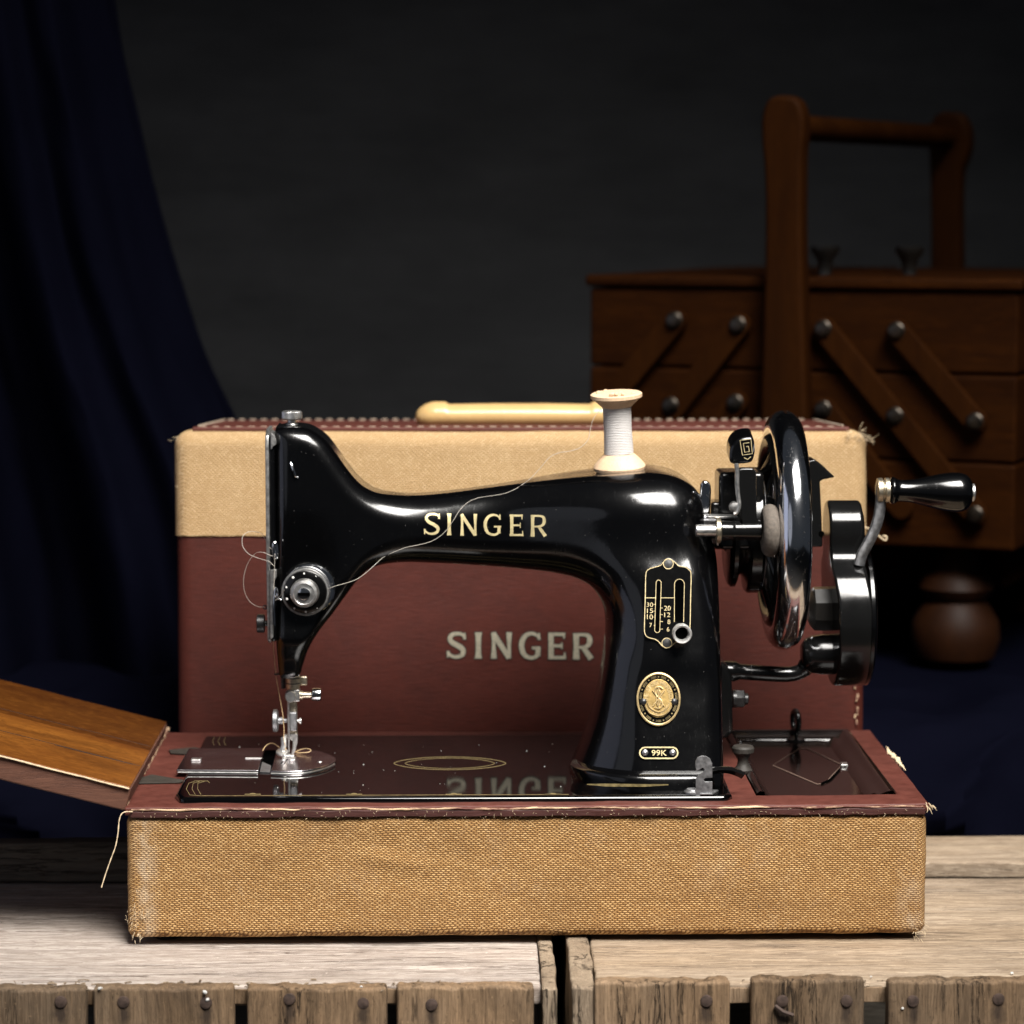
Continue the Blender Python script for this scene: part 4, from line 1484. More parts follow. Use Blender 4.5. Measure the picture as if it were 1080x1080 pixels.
fillpoly(mb, slotL, onplate, .00006)
fillpoly(mb, slotR, onplate, .00006)
mb.build('slot', 'slot_black', stp)
for (u, v) in ((704.9, 594.6), (703.3, 678.2)):
    mb = MB().lathe(onplate(u, v), nrm_p, [(0, .0026), (.0004, .0024), (.0006, .0006)], 20)
    mb.build('plate_screw', 'dark_steel', stp)
lp = onplate(717, 664)
ld_ = Vector((0.03, -1, -.06)).normalized()
mb = MB().lathe(lp, ld_, [(-.002, .0034), (.003, .0034), (.006, .0042), (.0085, .0055), (.0125, .0057), (.0132, .0052), (.0130, .0042), (.009, .0036), (.0089, .0003)], 32)
lev = mb.build('stitch_lever', 'bright_steel', mach, angle=50)
mb = MB().lathe(lp + ld_ * .0092, ld_, [(0, .0036), (.0004, .0034)], 24)
mb.build('lever_bore', 'slot_black', lev)

# ---- oval maker's badge
ba, bb, bc = skin(684, 720), skin(706, 720), skin(694, 758)
nrm_b = (bb - ba).cross(bc - ba).normalized()
if nrm_b.y > 0:
    nrm_b = -nrm_b
bmid = skin(694.5, 737.4)


def onbadge(u, v, lift=0.0):
    o, d = FC.ray(u, v)
    b0 = bmid + nrm_b * (.0010 + lift)
    return o + d * ((b0 - o).dot(nrm_b) / d.dot(nrm_b))


def oval(u, v, ru, rv, k_=48):
    return [(u + ru * math.cos(2 * math.pi * i / k_), v + rv * math.sin(2 * math.pi * i / k_)) for i in range(k_)]


mb = MB().prism([onbadge(*p) for p in oval(694.5, 737.4, 23.2, 28.4)], -nrm_b * .0016, .0002)
badge = mb.build('badge', 'plate_black', mach)
mb = MB()
vs = []
K_ = 64
for i in range(K_):
    a = 2 * math.pi * i / K_
    for (rr_, l_) in ((1.0, -.0004), (.985, .0006), (.94, .0008), (.905, .0005), (.895, -.0001)):
        vs.append(onbadge(694.5 + 23.4 * rr_ * math.cos(a), 737.4 + 28.6 * rr_ * math.sin(a), l_))
mb.add(vs, [(5 * i + j, 5 * i + j + 1, 5 * ((i + 1) % K_) + j + 1, 5 * ((i + 1) % K_) + j) for i in range(K_) for j in range(4)])
mb.build('badge_rim', 'brass_light', badge)
mb = MB()
for i in range(11):
    a = -math.pi / 2 + 2 * math.pi * i / 11
    u, v = 694.5 + 18.9 * math.cos(a), 737.2 + 23.4 * math.sin(a)
    disc(mb, u, v, .8, .8, onbadge, 8, .00025)
    for w in (-.9, 0, .9):
        ribbon(mb, [(694.5 + (18.9 + w) * math.cos(a + t_), 737.2 + (23.4 + w) * math.sin(a + t_)) for t_ in (.14, .22, .30, .38, .44)], .35, onbadge, False, .0002)
mb.build('badge_dots', 'gold_worn', badge)
mb = MB()
em = [(694.4 + 16.2 * math.cos(a) * (1.0 if math.sin(a) < .25 else (.90 if math.sin(a) < .40 else 1.0)), 736.6 + 20.3 * math.sin(a)) for a in [2 * math.pi * i / 60 for i in range(60)]]
mb.prism([onbadge(u, v, .0008) for u, v in em], -nrm_b * .0009, .0003)
disk_ = mb.build('badge_medallion', 'brass', badge)
mb = MB()
oe = lambda u, v, l=0: onbadge(u, v, .0010 + l)


def arc_words(text, cu, cv, ru, rv, a0, a1, hgt, flip=False):
    n_ = len(text)
    for i, ch in enumerate(text):
        if ch == ' ':
            continue
        a = a0 + (a1 - a0) * (i + .5) / n_
        rot = a + math.pi / 2 if not flip else a - math.pi / 2
        u_, v_ = cu + ru * math.cos(a), cv + rv * math.sin(a)

        def fn(x, y, l, u_=u_, v_=v_, rot=rot):
            return oe(u_ + x * math.cos(rot) - y * math.sin(rot), v_ + x * math.sin(rot) + y * math.cos(rot), l)
        words(mb, ch, -hgt * (.15 if ch in '.I' else .38), -hgt / 2, hgt * (.15 if ch in '.I' else .38), hgt / 2, fn, .00002, .02)


arc_words('THE SINGER MANFG.CO.', 694.4, 736.6, 13.2, 16.8, R(-192), R(12), 4.4)
arc_words('TRADE MARK', 694.4, 734.8, 11.5, 17.2, R(148), R(32), 3.6, True)
mb.build('badge_lettering', 'brass_light', badge)
mb = MB()


def bead(pts, r_):
    mb.tube([oe(u, v, .0001) for u, v in pts], r_, 6)


bead(spline([(699, 727), (696, 724.5), (692, 725.5), (690.5, 730), (693.5, 735), (697.5, 739), (698.3, 744), (695, 747.5), (690.5, 746)], 4), .00055)
bead([(694.6, 725), (694.6, 748)], .0006)
bead(oval(694.6, 736, 2.4, 8.5, 20) + [(697, 736)], .00040)
bead([(688, 728), (700.5, 745)], .00035)
bead([(701, 728), (688.5, 745)], .00035)
bead(spline([(683, 741), (686, 747), (694.5, 751), (703, 747), (706, 741)], 4), .00045)
bead(spline([(680.5, 744), (685, 751.5), (694.5, 755), (704, 751.5), (708.2, 744)], 4), .00040)
mb.build('badge_emblem', 'brass_light', badge)
for (u, v) in ((678.8, 740), (710.7, 740)):
    mb = MB().lathe(onbadge(u, v), nrm_b, [(0, .0021), (.0006, .0020), (.0012, .0013), (.0014, .0003)], 18)
    mb.build('badge_rivet', 'dark_steel', badge)

# ---- model plate
ma, mb_, mc = skin(680, 788), skin(709, 788), skin(694, 800)
nrm_m = (mb_ - ma).cross(mc - ma).normalized()
if nrm_m.y > 0:
    nrm_m = -nrm_m
mmid = skin(694.8, 794)


def onmodel(u, v, lift=0.0):
    o, d = FC.ray(u, v)
    b0 = mmid + nrm_m * (.0009 + lift)
    return o + d * ((b0 - o).dot(nrm_m) / d.dot(nrm_m))


def stadium(u0, u1, v, r_, k_=10):
    return [(u0 + r_ * math.cos(a), v + r_ * math.sin(a)) for a in [math.pi / 2 + math.pi * i / k_ for i in range(k_ + 1)]] + [(u1 + r_ * math.cos(a), v + r_ * math.sin(a)) for a in [-math.pi / 2 + math.pi * i / k_ for i in range(k_ + 1)]]


mb = MB().prism([onmodel(*p) for p in stadium(680.6, 709, 794, 6.3)], -nrm_m * .0014, .0002)
mp = mb.build('model_plate', 'plate_black', mach)
mb = MB()
ribbon(mb, stadium(680.6, 709, 794, 5.8), 1.5, onmodel, True, .0002)
words(mb, '99K', 687.2, 790.9, 703.3, 797.1, onmodel, .0002, .012)
mb.build('model_lettering', 'gold_decal', mp)
for u in (680.2, 709.3):
    mb = MB().lathe(onmodel(u, 793.8), nrm_m, [(0, .0019), (.0008, .0017), (.0013, .0010), (.0015, .0002)], 16)
    mb.build('plate_rivet', 'steel', mp)

# ---- head: face plate, knob, guides, tension dial
xfp = MP(283.3, 560).x
mb = MB()
pro = [(YC + y, MP(290, v).z) for y, v in ((-.024, 470), (-.022, 456), (-.012, 450.5), (.012, 450.5), (.022, 456), (.024, 470), (.024, 560), (.020, 670), (.014, 674), (-.014, 674), (-.020, 670), (-.024, 560))]
mb.prism([Vector((xfp, y, z)) for y, z in pro], (.0022, 0, 0), .0006)
fp = mb.build('face_plate', 'steel', mach)
mb = MB()
for (qs) in (((285.5, 456), (289.2, 459), (291.2, 464), (291.2, 469), (288, 471), (286.8, 474), (285.5, 474)),
             ((285.0, 601), (291.4, 601), (291.4, 609), (288.8, 613), (288.3, 672), (285.0, 675))):
    MB().prism([MP(u, v, YC - .0245) for u, v in qs], (0, .020, 0), .0004).build('face_plate_tab', 'steel', fp)
mb = MB().rbox((MP(286, 560).x, YC - .0225, MP(286, 671).z), (MP(293.5, 560).x, YC + .0225, MP(286, 457).z), .002)
mb.build('face_plate_recess', 'black_enamel', mach)
mb = MB().tube(spline([MP(u, v, YC - .0262) for u, v in ((289, 573), (288.6, 577), (289.5, 586), (290.5, 589), (291.8, 586), (291.5, 577), (290.2, 573), (289, 573))], 4), .0011, 8)
mb.build('take_up_lever', 'chrome', mach)
mb = MB().tube(spline([MP(u, v, YC - .027) for u, v in ((289.5, 660), (289, 640), (290, 625), (291.2, 620), (292.6, 625), (292.5, 630), (297, 633))], 4), .0008, 8)
mb.build('check_spring', 'chrome', mach)
pk = MP(308, 447.5, YC)
mb = MB().lathe(pk + Vector((0, 0, -.001)), (0, 0, 1), [(0, .0038), (.0012, .0036), (.0022, .0026), (.0034, .0026)], 28)
rb = []
for i in range(48):
    rb.append(.0060 + (.00012 if i % 2 else -.00012))
kn = mb.build('presser_screw_neck', 'steel', mach)
mb = MB()
prof = [(.0030, .0052), (.0034, .0059), (.0038, .0061), (.0070, .0061), (.0076, .0058), (.0080, .0050)]
vs, fs = [], []
for (t_, r_) in prof:
    for i in range(72):
        a = 2 * math.pi * i / 72
        r2 = r_ - (.00022 if i % 2 and .0033 < t_ < .0078 else 0)
        vs.append(pk + Vector((math.cos(a) * r2, math.sin(a) * r2, t_)))
for j in range(len(prof) - 1):
    for i in range(72):
        fs.append((j * 72 + i, j * 72 + (i + 1) % 72, (j + 1) * 72 + (i + 1) % 72, (j + 1) * 72 + i))
fs += [tuple(range(72))[::-1], tuple(5 * 72 + i for i in range(72))]
mb.add(vs, fs).build('presser_screw', 'steel', mach, angle=25)
# thread guide set in a small hollow of the head
mb = MB().tube([skin(u, v, l) for u, v, l in ((306.5, 488, .0002), (308, 492, .0012), (310.5, 499, .0014), (312, 503, .0008), (314.5, 503.5, .0002))], [.0006, .0008, .0009, .0007, .0005], 8)
mb.build('thread_guide', 'chrome', mach)

yh = skin_y(322, 640)
dc = MP(323.5, 622.5, yh)
ax_ = Vector((-.05, -1, .0)).normalized()
mb = MB().lathe(dc + Vector((.0022, 0, .0012)), ax_, [(-.002, .0150), (.0028, .0148), (.0036, .0140)], 48)
ten = mb.build('tension_dial', 'chrome', mach)
MB().lathe(dc, ax_, [(.003, .0112), (.0062, .0112)], 40).build('tension_disc_gap', 'slot_black', ten)
MB().lathe(dc, ax_, [(.0062, .0124), (.0070, .0139), (.0078, .0141), (.0084, .0138), (.0086, .0128)], 56).build('tension_rim', 'steel', ten)
MB().lathe(dc, ax_, [(.0080, .0131), (.0098, .0124), (.0108, .0100), (.0112, .0070)], 48).build('number_ring', 'plate_black', ten)
MB().lathe(dc, ax_, [(.0105, .0086), (.0140, .0084), (.0152, .0078), (.0156, .0064), (.0152, .0060), (.0152, .0001)], 48).build('tension_nut', 'steel', ten, angle=25)
MB().lathe(dc, ax_, [(.0152, .0037), (.0162, .0036), (.0166, .0026), (.0167, .0002)], 28).build('tension_stud', 'chrome', ten)
c0 = dc + ax_ * .0166
MB().rbox(c0 - Vector((.0036, .0004, .0008)), c0 + Vector((.0036, .0004, .0008)), .0002).build('stud_slot', 'slot_black', ten)
mb = MB()
e1 = Vector((1, 0, 0))
e2 = Vector((0, 0, 1))
for i in range(10):
    a = R(20) + 2 * math.pi * i / 10
    q = dc + ax_ * .0101 + (e1 * math.cos(a) + e2 * math.sin(a)) * .01125
    mb.lathe(q, ax_, [(0, .0008 if i % 2 else .0006), (.0004, .0005)], 8)
mb.build('dial_marks', 'white_mark', ten)
mb = MB().tube([dc + Vector((.0165, -.001, .0008)), dc + Vector((.0175, -.0022, -.0015)), dc + Vector((.0172, -.001, -.0042))], .0006, 6)
mb.build('tension_guide', 'chrome', ten)

# face plate side screws
q = MP(275.5, 657.5, YC)
mb = MB().lathe(q, (1, 0, 0), [(-.0026, .0045), (-.0022, .0056), (.0018, .0056), (.0022, .0045), (.0024, .0018), (.0050, .0018)], 26)
mb.build('thumb_screw', 'dark_steel', mach)
mb = MB().torus(MP(279.5, 640.5, YC - .004), (.5, 1, 0), .0011, .0004, 20, 8)
mb.tube([MP(280.5, 641, YC - .004), MP(284, 641.5, YC - .004)], .0005, 6)
mb.build('thread_eyelet', 'dark_steel', mach)

# ---- needle bar and presser foot
nb = root_parent = mach
MB().lathe(MP(298.8, 726, YC + .004), (0, 0, 1), [(0, .0014), (.010, .0014)], 16).build('thread_hook', 'dark_steel', mach)
MB().lathe(MP(309, 726, YC), (0, 0, 1), [(0, .0040), (.0015, .0042), (.010, .0042)], 24).build('needle_bar', 'nickel_brass', mach)
mb = MB()
for z_ in (.003, .0062):
    mb.lathe(MP(309, 726, YC) + Vector((0, 0, z_)), (0, 0, 1), [(0, .0044), (.0006, .0044)], 24)
mb.build('needle_bar_ring', 'dark_steel', mach)
MB().rbox(MP(315.6, 723.5, YC + .001), MP(324.2, 712.3, YC + .004), .0012).build('presser_lifter', 'nickel_brass', mach)
cq = MP(307, 733, YC)
clamp = MB().lathe(cq + Vector((0, .004, 0)), (0, -1, 0), [(0, .0036), (.0090, .0036), (.0104, .0030)], 28).rbox(cq + Vector((.000, -.003, -.0036)), cq + Vector((.0052, .004, .0036)), .0006).build('needle_clamp', 'steel', mach)
MB().lathe(MP(314, 733, YC), (1, 0, 0), [(0, .0026), (.0030, .0026), (.0031, .0020), (.0080, .0017)], 20).build('clamp_screw', 'nickel_brass', clamp)
MB().lathe(MP(328.5, 732.3, YC), (1, 0, 0), [(0, .0020), (.0004, .0036), (.0012, .0039), (.0050, .0039), (.0058, .0034), (.0061, .0012)], 28).build('clamp_knob', 'chrome', clamp)
# presser bar, block and thumb screw
MB().rbox(MP(304.6, 776, YC + .0020), MP(313.8, 738, YC + .0062), .0010).build('presser_bar', 'nickel_brass', mach)
MB().rbox(MP(305.3, 771, YC - .0022), MP(313.2, 750, YC + .0022), .0009).build('foot_block', 'dull_steel', mach)
MB().lathe(MP(287.5, 760, YC), (1, 0, 0), [(0, .0050), (.0006, .0068), (.0028, .0068), (.0034, .0055), (.0036, .0022), (.0060, .0022), (.0064, .0013), (.0110, .0013)], 28).build('foot_screw', 'dull_steel', mach)
MB().lathe(MP(313.5, 760.3, YC), (1, 0, 0), [(0, .0009), (.0012, .0009), (.0013, .0019), (.0024, .0019)], 16).build('block_screw', 'steel', mach)
mb = MB()
mb.prism([MP(u, v, YC + .001) for u, v in ((305, 774), (314, 774), (313.6, 784), (311, 793), (308.5, 797), (306.6, 796), (308.4, 789), (308.5, 782), (304, 779), (299.5, 777.5), (299, 775))], (0, .0028, 0), .0006)
mb.rbox(FC.Z(304, 801, ZB + .0016) + Vector((-.0036, -.0075, 0)), FC.Z(304, 801, ZB + .0016) + Vector((-.0012, .0055, .0014)), .0006)
mb.rbox(FC.Z(304, 801, ZB + .0016) + Vector((.0010, -.0075, 0)), FC.Z(304, 801, ZB + .0016) + Vector((.0034, .0055, .0014)), .0006)
mb.rbox(FC.Z(304, 801, ZB + .0016) + Vector((-.0032, .0010, 0)), FC.Z(304, 801, ZB + .0016) + Vector((.0034, .0060, .0024)), .0008)
mb.tube([MP(299, 778, YC), MP(299.5, 786, YC - .002), MP(297.5, 792, YC - .003)], .0018, 8)
mb.lathe(MP(297.5, 794, YC - .004), (0, -.4, 1), [(0, .0036), (.0010, .0036), (.0014, .0022)], 18)
mb.build('presser_foot', 'steel', mach)
MB().tube([MP(304.2, 738, YC - .003), MP(304.5, 770, YC - .003), MP(304.8, 804, YC - .003)], [.0008, .0007, .0003], 8).build('needle', 'steel', mach)
MB().torus(MP(292, 711, YC - .002), (0, .3, 1), .0012, .0005, 18, 8).tube([MP(293, 711, YC - .002), MP(297, 709, YC - .001)], .0007, 6).build('nose_eyelet', 'dark_steel', mach)

# ---- handwheel, hub, spokes
WC = MP(826, 559, YC)
XA = (1, 0, 0)
hw = MB().torus(WC, XA, .0620, .0096, 160, 32).build('handwheel', 'chrome', mach)
mb = MB().torus(WC + Vector((-.0055, 0, 0)), XA, .0545, .0040, 120, 12, r2=.0058)
mb.build('wheel_web', 'black_japan_worn', hw)
for i in range(6):
    a = R(15 + 60 * i)
    d1 = Vector((0, math.cos(a), math.sin(a)))
    d2_ = Vector((0, math.cos(a + .35), math.sin(a + .35)))
    mb = MB().tube(spline([WC + Vector((-.016, 0, 0)) + d1 * .012, WC + Vector((-.013, 0, 0)) + d1 * .028, WC + Vector((-.007, 0, 0)) + d2_ * .044, WC + Vector((-.003, 0, 0)) + d2_ * .056], 4), [.0060, .0058, .0055, .005, .0045, .004, .0038, .0036, .0036, .0036, .0036, .004, .005], 10, 0.6)
    mb.build('wheel_spoke', 'black_japan_worn', hw)


def lx(pts, y=YC, v=559, nn=64, rot=0.0):
    """lathe along X from pixel profile [(u, radius px)]"""
    c0 = MP(pts[0][0], v, y)
    pr = []
    for (u, r_) in pts:
        pr.append((MP(u, v, y).x - c0.x, r_ * PX))
    return MB().lathe(c0, XA, pr, nn, rot)


lx([(744, 20), (763, 20.5), (765, 24), (765.5, 52), (767, 57), (770, 60), (774, 60), (776, 56), (777.5, 48), (781, 47), (783, 52), (785, 64), (788, 66.5), (798, 66.5), (801, 64), (802, 50), (802.5, 38), (812, 34), (814, 24), (836, 22), (838, 16), (860, 16)]).build('hub_pulley', 'black_japan_worn', mach, angle=30)
lx([(799, 61.5), (801.5, 62), (802.2, 61), (803.5, 55)]).build('hub_ring', 'dull_steel', mach)

# ---- bobbin winder
yw = YC - .052
wk = MB()
wind = lx([(760, 8), (761, 10), (772, 9.5), (774, 10.5), (776, 9.5), (802, 10.5), (803, 9)], yw, 559.5, 32)
wind.prism([MP(u, v, yw + .003) for u, v in ((780.5, 556), (779.5, 540), (777, 520), (774.5, 500), (775, 495), (781, 492.5), (793, 492.5), (796.5, 496), (797, 545), (800, 550), (802, 556))], (0, -.0065, 0), .0016, 3)
wnd = wind.build('bobbin_winder', 'black_japan_worn', mach)
lx([(733.5, 5), (734.5, 6.2), (756, 6.2)], yw, 559.5, 24).build('winder_spindle', 'steel', wnd)
lx([(755, 10), (755.5, 13), (759.5, 13), (760.5, 11)], yw, 559.5, 28).build('winder_flange', 'nickel_brass', wnd)
lx([(756, 18.6 - 14), (757.5, 18.6 - 14)], yw, 571, 12).build('winder_pin', 'steel', wnd)
mb = MB().torus(MP(812, 559.5, yw), (1, .0, 0), .0106, .0048, 48, 16)
mb.v = [(p[0] * 1.0, p[1], p[2]) for p in mb.v]
mb.build('rubber_tyre', 'rubber', wnd)
lx([(806, 12), (818, 12), (822, 6), (828, 6)], yw, 559.5, 30).build('tyre_hub', 'black_japan_worn', wnd)
c0 = MP(784.8, 550.2, yw - .0036)
MB().lathe(c0 + Vector((0, .0005, 0)), (0, -1, 0), [(0, .0019), (.0003, .0019)], 20).build('oil_hole', 'slot_black', wnd)
MB().tube(spline([MP(u, v, yw - .0042) for u, v in ((776.5, 489), (777.5, 497), (777.3, 508), (778.3, 522), (779.5, 532), (777.5, 540), (774, 542))], 4), .0013, 8).build('bobbin_latch', 'steel', wnd)
MB().lathe(MP(774, 534, yw - .002), (0, -1, 0), [(0, .0030), (.0014, .0032), (.0028, .0024), (.0032, .0005)], 22).build('latch_screw', 'steel', wnd)
MB().prism([MP(u, v, yw + .004) for u, v in ((746, 544.5), (778, 544.5), (778, 546.5), (748, 547))], (0, .012, 0), .0003).build('winder_plate', 'steel', wnd)
MB().rbox(MP(758, 580, yw + .020), MP(800, 493, yw + .052), .003).build('winder_body', 'black_japan_worn', wnd)
# paddle knob with a gold meander
kq = [(771, 489), (769.5, 478), (772.5, 469), (779, 463), (788, 460.8), (794.5, 462.5), (796.5, 474), (795, 484), (791.5, 488.5), (782, 489.8)]
mb = MB().prism([MP(p.x, p.y, yw + .002) for p in spline(kq, 4, True)], (0, .020, .004), .0032, 4)
pad_ = mb.build('winder_paddle', 'black_enamel', wnd, angle=60)
mb = MB()
fk = lambda u, v, l=0: MP(u, v, yw + .0018 - l)
fr = [(780.5, 464.5), (792, 463), (793.5, 478.5), (783, 480)]
ribbon(mb, [p for a, b_ in zip(fr, fr[1:] + fr[:1]) for p in (a, ((a[0] + b_[0]) / 2, (a[1] + b_[1]) / 2))], .7, fk, True)
ribbon(mb, [(790.4, 466.8), (784, 467.6), (785.4, 477), (790.4, 476.2), (789.4, 470.6), (787, 471)], .8, fk)
ribbon(mb, [(784.6, 482.6), (788.5, 484.6), (792, 481.6)], .8, fk)
mb.build('gold_meander', 'gold_line', pad_)
# chrome stop lever left of the winder
mb = MB().prism([MP(p.x, p.y, YC - .030) for p in spline([(738.5, 545), (738.8, 516), (740, 509.5), (744, 507.2), (748.5, 509.5), (750.2, 516), (749.6, 530), (747.5, 545)], 3, True)], (0, .006, 0), .0014, 3)
mb.build('stop_lever', 'chrome', mach)
MB().rbox(MP(735.5, 565, YC - .034), MP(757, 546, YC - .026), .001).build('lever_bracket', 'dull_steel', mach)
MB().rbox(MP(750, 553, YC - .026), MP(766, 526, YC - .006), .002).build('lever_block', 'black_japan_worn', mach)

# ---- hand crank
cx0 = MP(773, 740, YC)
cb = root_parent
mb = MB()
mb.prism([MP(p[0], p[1], YC - .017) for p in ((749, 699), (756, 697), (766, 699), (772, 712), (773, 730), (773.5, 772), (768, 780), (758, 782), (749, 782))], (0, .034, 0), .0035, 4)
crank = mb.build('crank_bracket', 'black_japan_worn', mach, angle=50)
MB().rbox(MP(751, 786, YC - .045), MP(757, 690, YC - .016), .002).build('bracket_edge', 'black_enamel', mach)
mb = MB().lathe(MP(773, 737, YC - .006), XA, [(0, .0054), (.002, .0054)], 24)
mb.lathe(MP(775.5, 737, YC - .006), XA, [(0, .0056), (.0050, .0056), (.0056, .0046)], 6)
mb.lathe(MP(785, 737, YC - .006), XA, [(0, .0034), (.0020, .0034), (.0024, .0026)], 20)
mb.build('bracket_bolt', 'dark_steel', mach, angle=25)
mb = MB().tube(spline([MP(u, v, y) for u, v, y in ((754, 707, YC - .004), (775, 708, YC - .004), (805, 710, YC - .004), (832, 711, YC - .003), (846, 707, YC - .003), (853, 698, YC - .004), (860, 690, YC - .006))], 5), [.0062] * 6 + [.0048] * 9 + [.0046] * 6 + [.0052] * 6 + [.0072] * 4, 14)
mb.lathe(MP(845, 690, YC - .004), XA, [(0, .006), (.002, .009), (.006, .0112), (.012, .0122), (.018, .0122), (.024, .0132), (.0245, .0140), (.030, .0140)], 36)
mb.build('crank_arm_bar', 'black_japan_worn', mach, angle=50)
lx([(852, 13), (855, 20), (858, 23.5), (866, 24), (876, 24)], YC - .006, 642, 8, R(22.5)).build('crank_nut', 'knob_black', mach, angle=20)
# gear cover: small gear circle over large gear circle
def cover_profile(k_=34.0, shrink=0.0, n=120):
    """side outline of the gear cover: a small and a large circle smoothly joined"""
    out = []
    def sd(y, z):
        a = math.hypot(y, z - 559) - 31.5
        b = math.hypot(y, z - 650) - 72.2
        h_ = max(0, min(1, .5 + .5 * (b - a) / k_))
        return b * (1 - h_) + a * h_ - k_ * h_ * (1 - h_) * .55 + shrink
    for i in range(n):
        a = 2 * math.pi * i / n
        lo, hi = 0.0, 150.0
        for _ in range(40):
            m_ = (lo + hi) / 2
            if sd(math.cos(a) * m_, 600 + math.sin(a) * m_) < 0:
                lo = m_
            else:
                hi = m_
        out.append((math.cos(a) * lo * PX, 600 + math.sin(a) * lo))
    return out


mb = MB()
cps = [(871.5, 3.0), (872.5, 1.2), (874.5, 0), (903, 0), (905.5, .8), (907, 2.5)]
vs, fs = [], []
for (u, sh) in cps:
    for (y, v) in cover_profile(shrink=sh):
        q = MP(u, v, YC)
        # the lower half sits a little further out than the upper one
        vs.append(Vector((q.x + (.0026 * ss(585, 640, np.array(v)) if True else 0), YC + y, MP(889, v, YC).z)))
for j_ in range(len(cps) - 1):
    for i_ in range(120):
        fs.append((j_ * 120 + i_, j_ * 120 + (i_ + 1) % 120, (j_ + 1) * 120 + (i_ + 1) % 120, (j_ + 1) * 120 + i_))
fs += [tuple(range(120))[::-1], tuple(5 * 120 + i_ for i_ in range(120))]
mb.add(vs, fs)
mb.build('gear_cover', 'black_japan_worn', mach, angle=40)
lx([(909, 60), (909.2, 73.2), (912.5, 73.4), (914.5, 71.5), (916, 66), (917, 40)], YC, 650, 96).build('gear_cover_lid', 'black_enamel', mach)
lx([(903, 26), (904, 27.5), (907, 27), (909, 22)], YC, 561, 48).build('gear_cap', 'black_enamel', mach)
mb = MB().prism([MP(u, v, YC - .010) for u, v in ((846, 505), (847, 470), (852, 486), (859, 484), (868, 491), (881, 503.5), (873, 505), (865, 507), (866.5, 540), (868, 577), (846, 577))], (0, .020, 0), .0016, 3)
post_ = mb.build('crank_post', 'black_japan_worn', mach, angle=50)
MB().lathe(MP(867.8 - 1.5, 563, YC - .0098), (0, -1, 0), [(0, .0018), (.0003, .0018)], 20).build('oil_hole', 'slot_black', post_)
MB().lathe(MP(913.5, 616.5, YC - .020), XA, [(.001, .0040), (.0030, .0040), (.0034, .0032)], 24).build('cover_screw', 'steel', mach)
MB().tube(spline([MP(u, v, YC - .022) for u, v in ((916, 655), (918.5, 665), (920, 678), (918, 687), (914.5, 686))], 4), .0009, 8).build('cover_spring', 'nickel_brass', mach)
MB().lathe(MP(914, 681, YC - .020), XA, [(0, .0024), (.002, .0024)], 16).build('spring_screw', 'steel', mach)
yk = YC - .022
mb = MB().tube(spline([MP(u, v, yk) for u, v in ((906, 596), (909, 585), (915, 574), (921, 562), (926, 548), (928.5, 533), (929.5, 518), (931, 508))], 5), .0030, 12, 1.3)
mb.build('crank_lever', 'dull_steel', mach)
MB().lathe(MP(924.5, 517, yk), XA, [(0, .0054), (.0005, .0072), (.0030, .0074), (.0036, .0066), (.0040, .0058), (.0048, .0060), (.0050, .0074), (.0072, .0074), (.0075, .0064)], 32).build('handle_ferrule', 'nickel_brass', mach)
c0, c1 = MP(938, 517.2, yk), MP(1026, 519.5, yk)
dh = (c1 - c0).normalized()
L_ = (c1 - c0).length
prof = [(0, 10), (.02, 13.6), (.045, 14.2), (.075, 12.8), (.11, 11.4), (.18, 11.2), (.28, 12.2), (.40, 14.4), (.52, 17), (.64, 19.2), (.76, 20.4), (.85, 20.2), (.92, 18), (.965, 14), (.99, 9), (1.0, 5)]
pr = spline([(a * L_, b_ * PX, 0) for a, b_ in prof], 4)
MB().lathe(c0, dh, [(p.x, p.y) for p in pr], 48).build('crank_handle', 'black_enamel', mach)
MB().lathe(c1 - dh * .0010, dh, [(0, .0052), (.0014, .0054), (.0020, .0046), (.0022, .001)], 24).build('handle_cap', 'steel', mach)

# ---- chrome thread latch standing on the right end of the bed
yl = FC.Z(742, 838, ZB).y
PLt = lambda u, v: FC.P(u, v, yl)
lq = [(733.8, 838.5), (733.8, 822), (735.8, 818.2), (741.6, 814.6), (743.2, 811.8), (741.2, 809.6), (738.2, 811.6), (734.4, 813.0), (733.3, 808), (733.6, 803), (735.8, 799), (740, 797.2), (745, 797.6), (749, 800.4), (751.2, 805), (751.4, 820.3), (744, 820.6), (741.8, 822.6), (744, 824.6), (751.4, 824.4), (751.2, 838.5)]
mb = MB().prism([PLt(u, v) for u, v in lq], (0, .0014, 0), .0002)
mb.build('bed_hook', 'dull_steel', mach)
MB().lathe(FC.Z(731, 836, ZB), (0, 0, 1), [(0, .0052), (.0008, .0052), (.0016, .004), (.0022, .0036)], 22).build('hook_screw', 'dull_steel', mach)
MB().prism([FC.Z(u, v, ZB + .0001) for u, v in ((738, 838.4), (752, 838.4), (758, 834.5), (744, 833.6))], (0, 0, .0008), .0002).build('hook_foot', 'dull_steel', mach)
MB().tube(spline([FC.P(u, v, yl + .012) for u, v in ((751, 813), (757, 812), (768, 812), (778, 815), (784, 818))], 4), .0028, 8, .6).build('clamp_arm', 'black_japan_worn', mach)

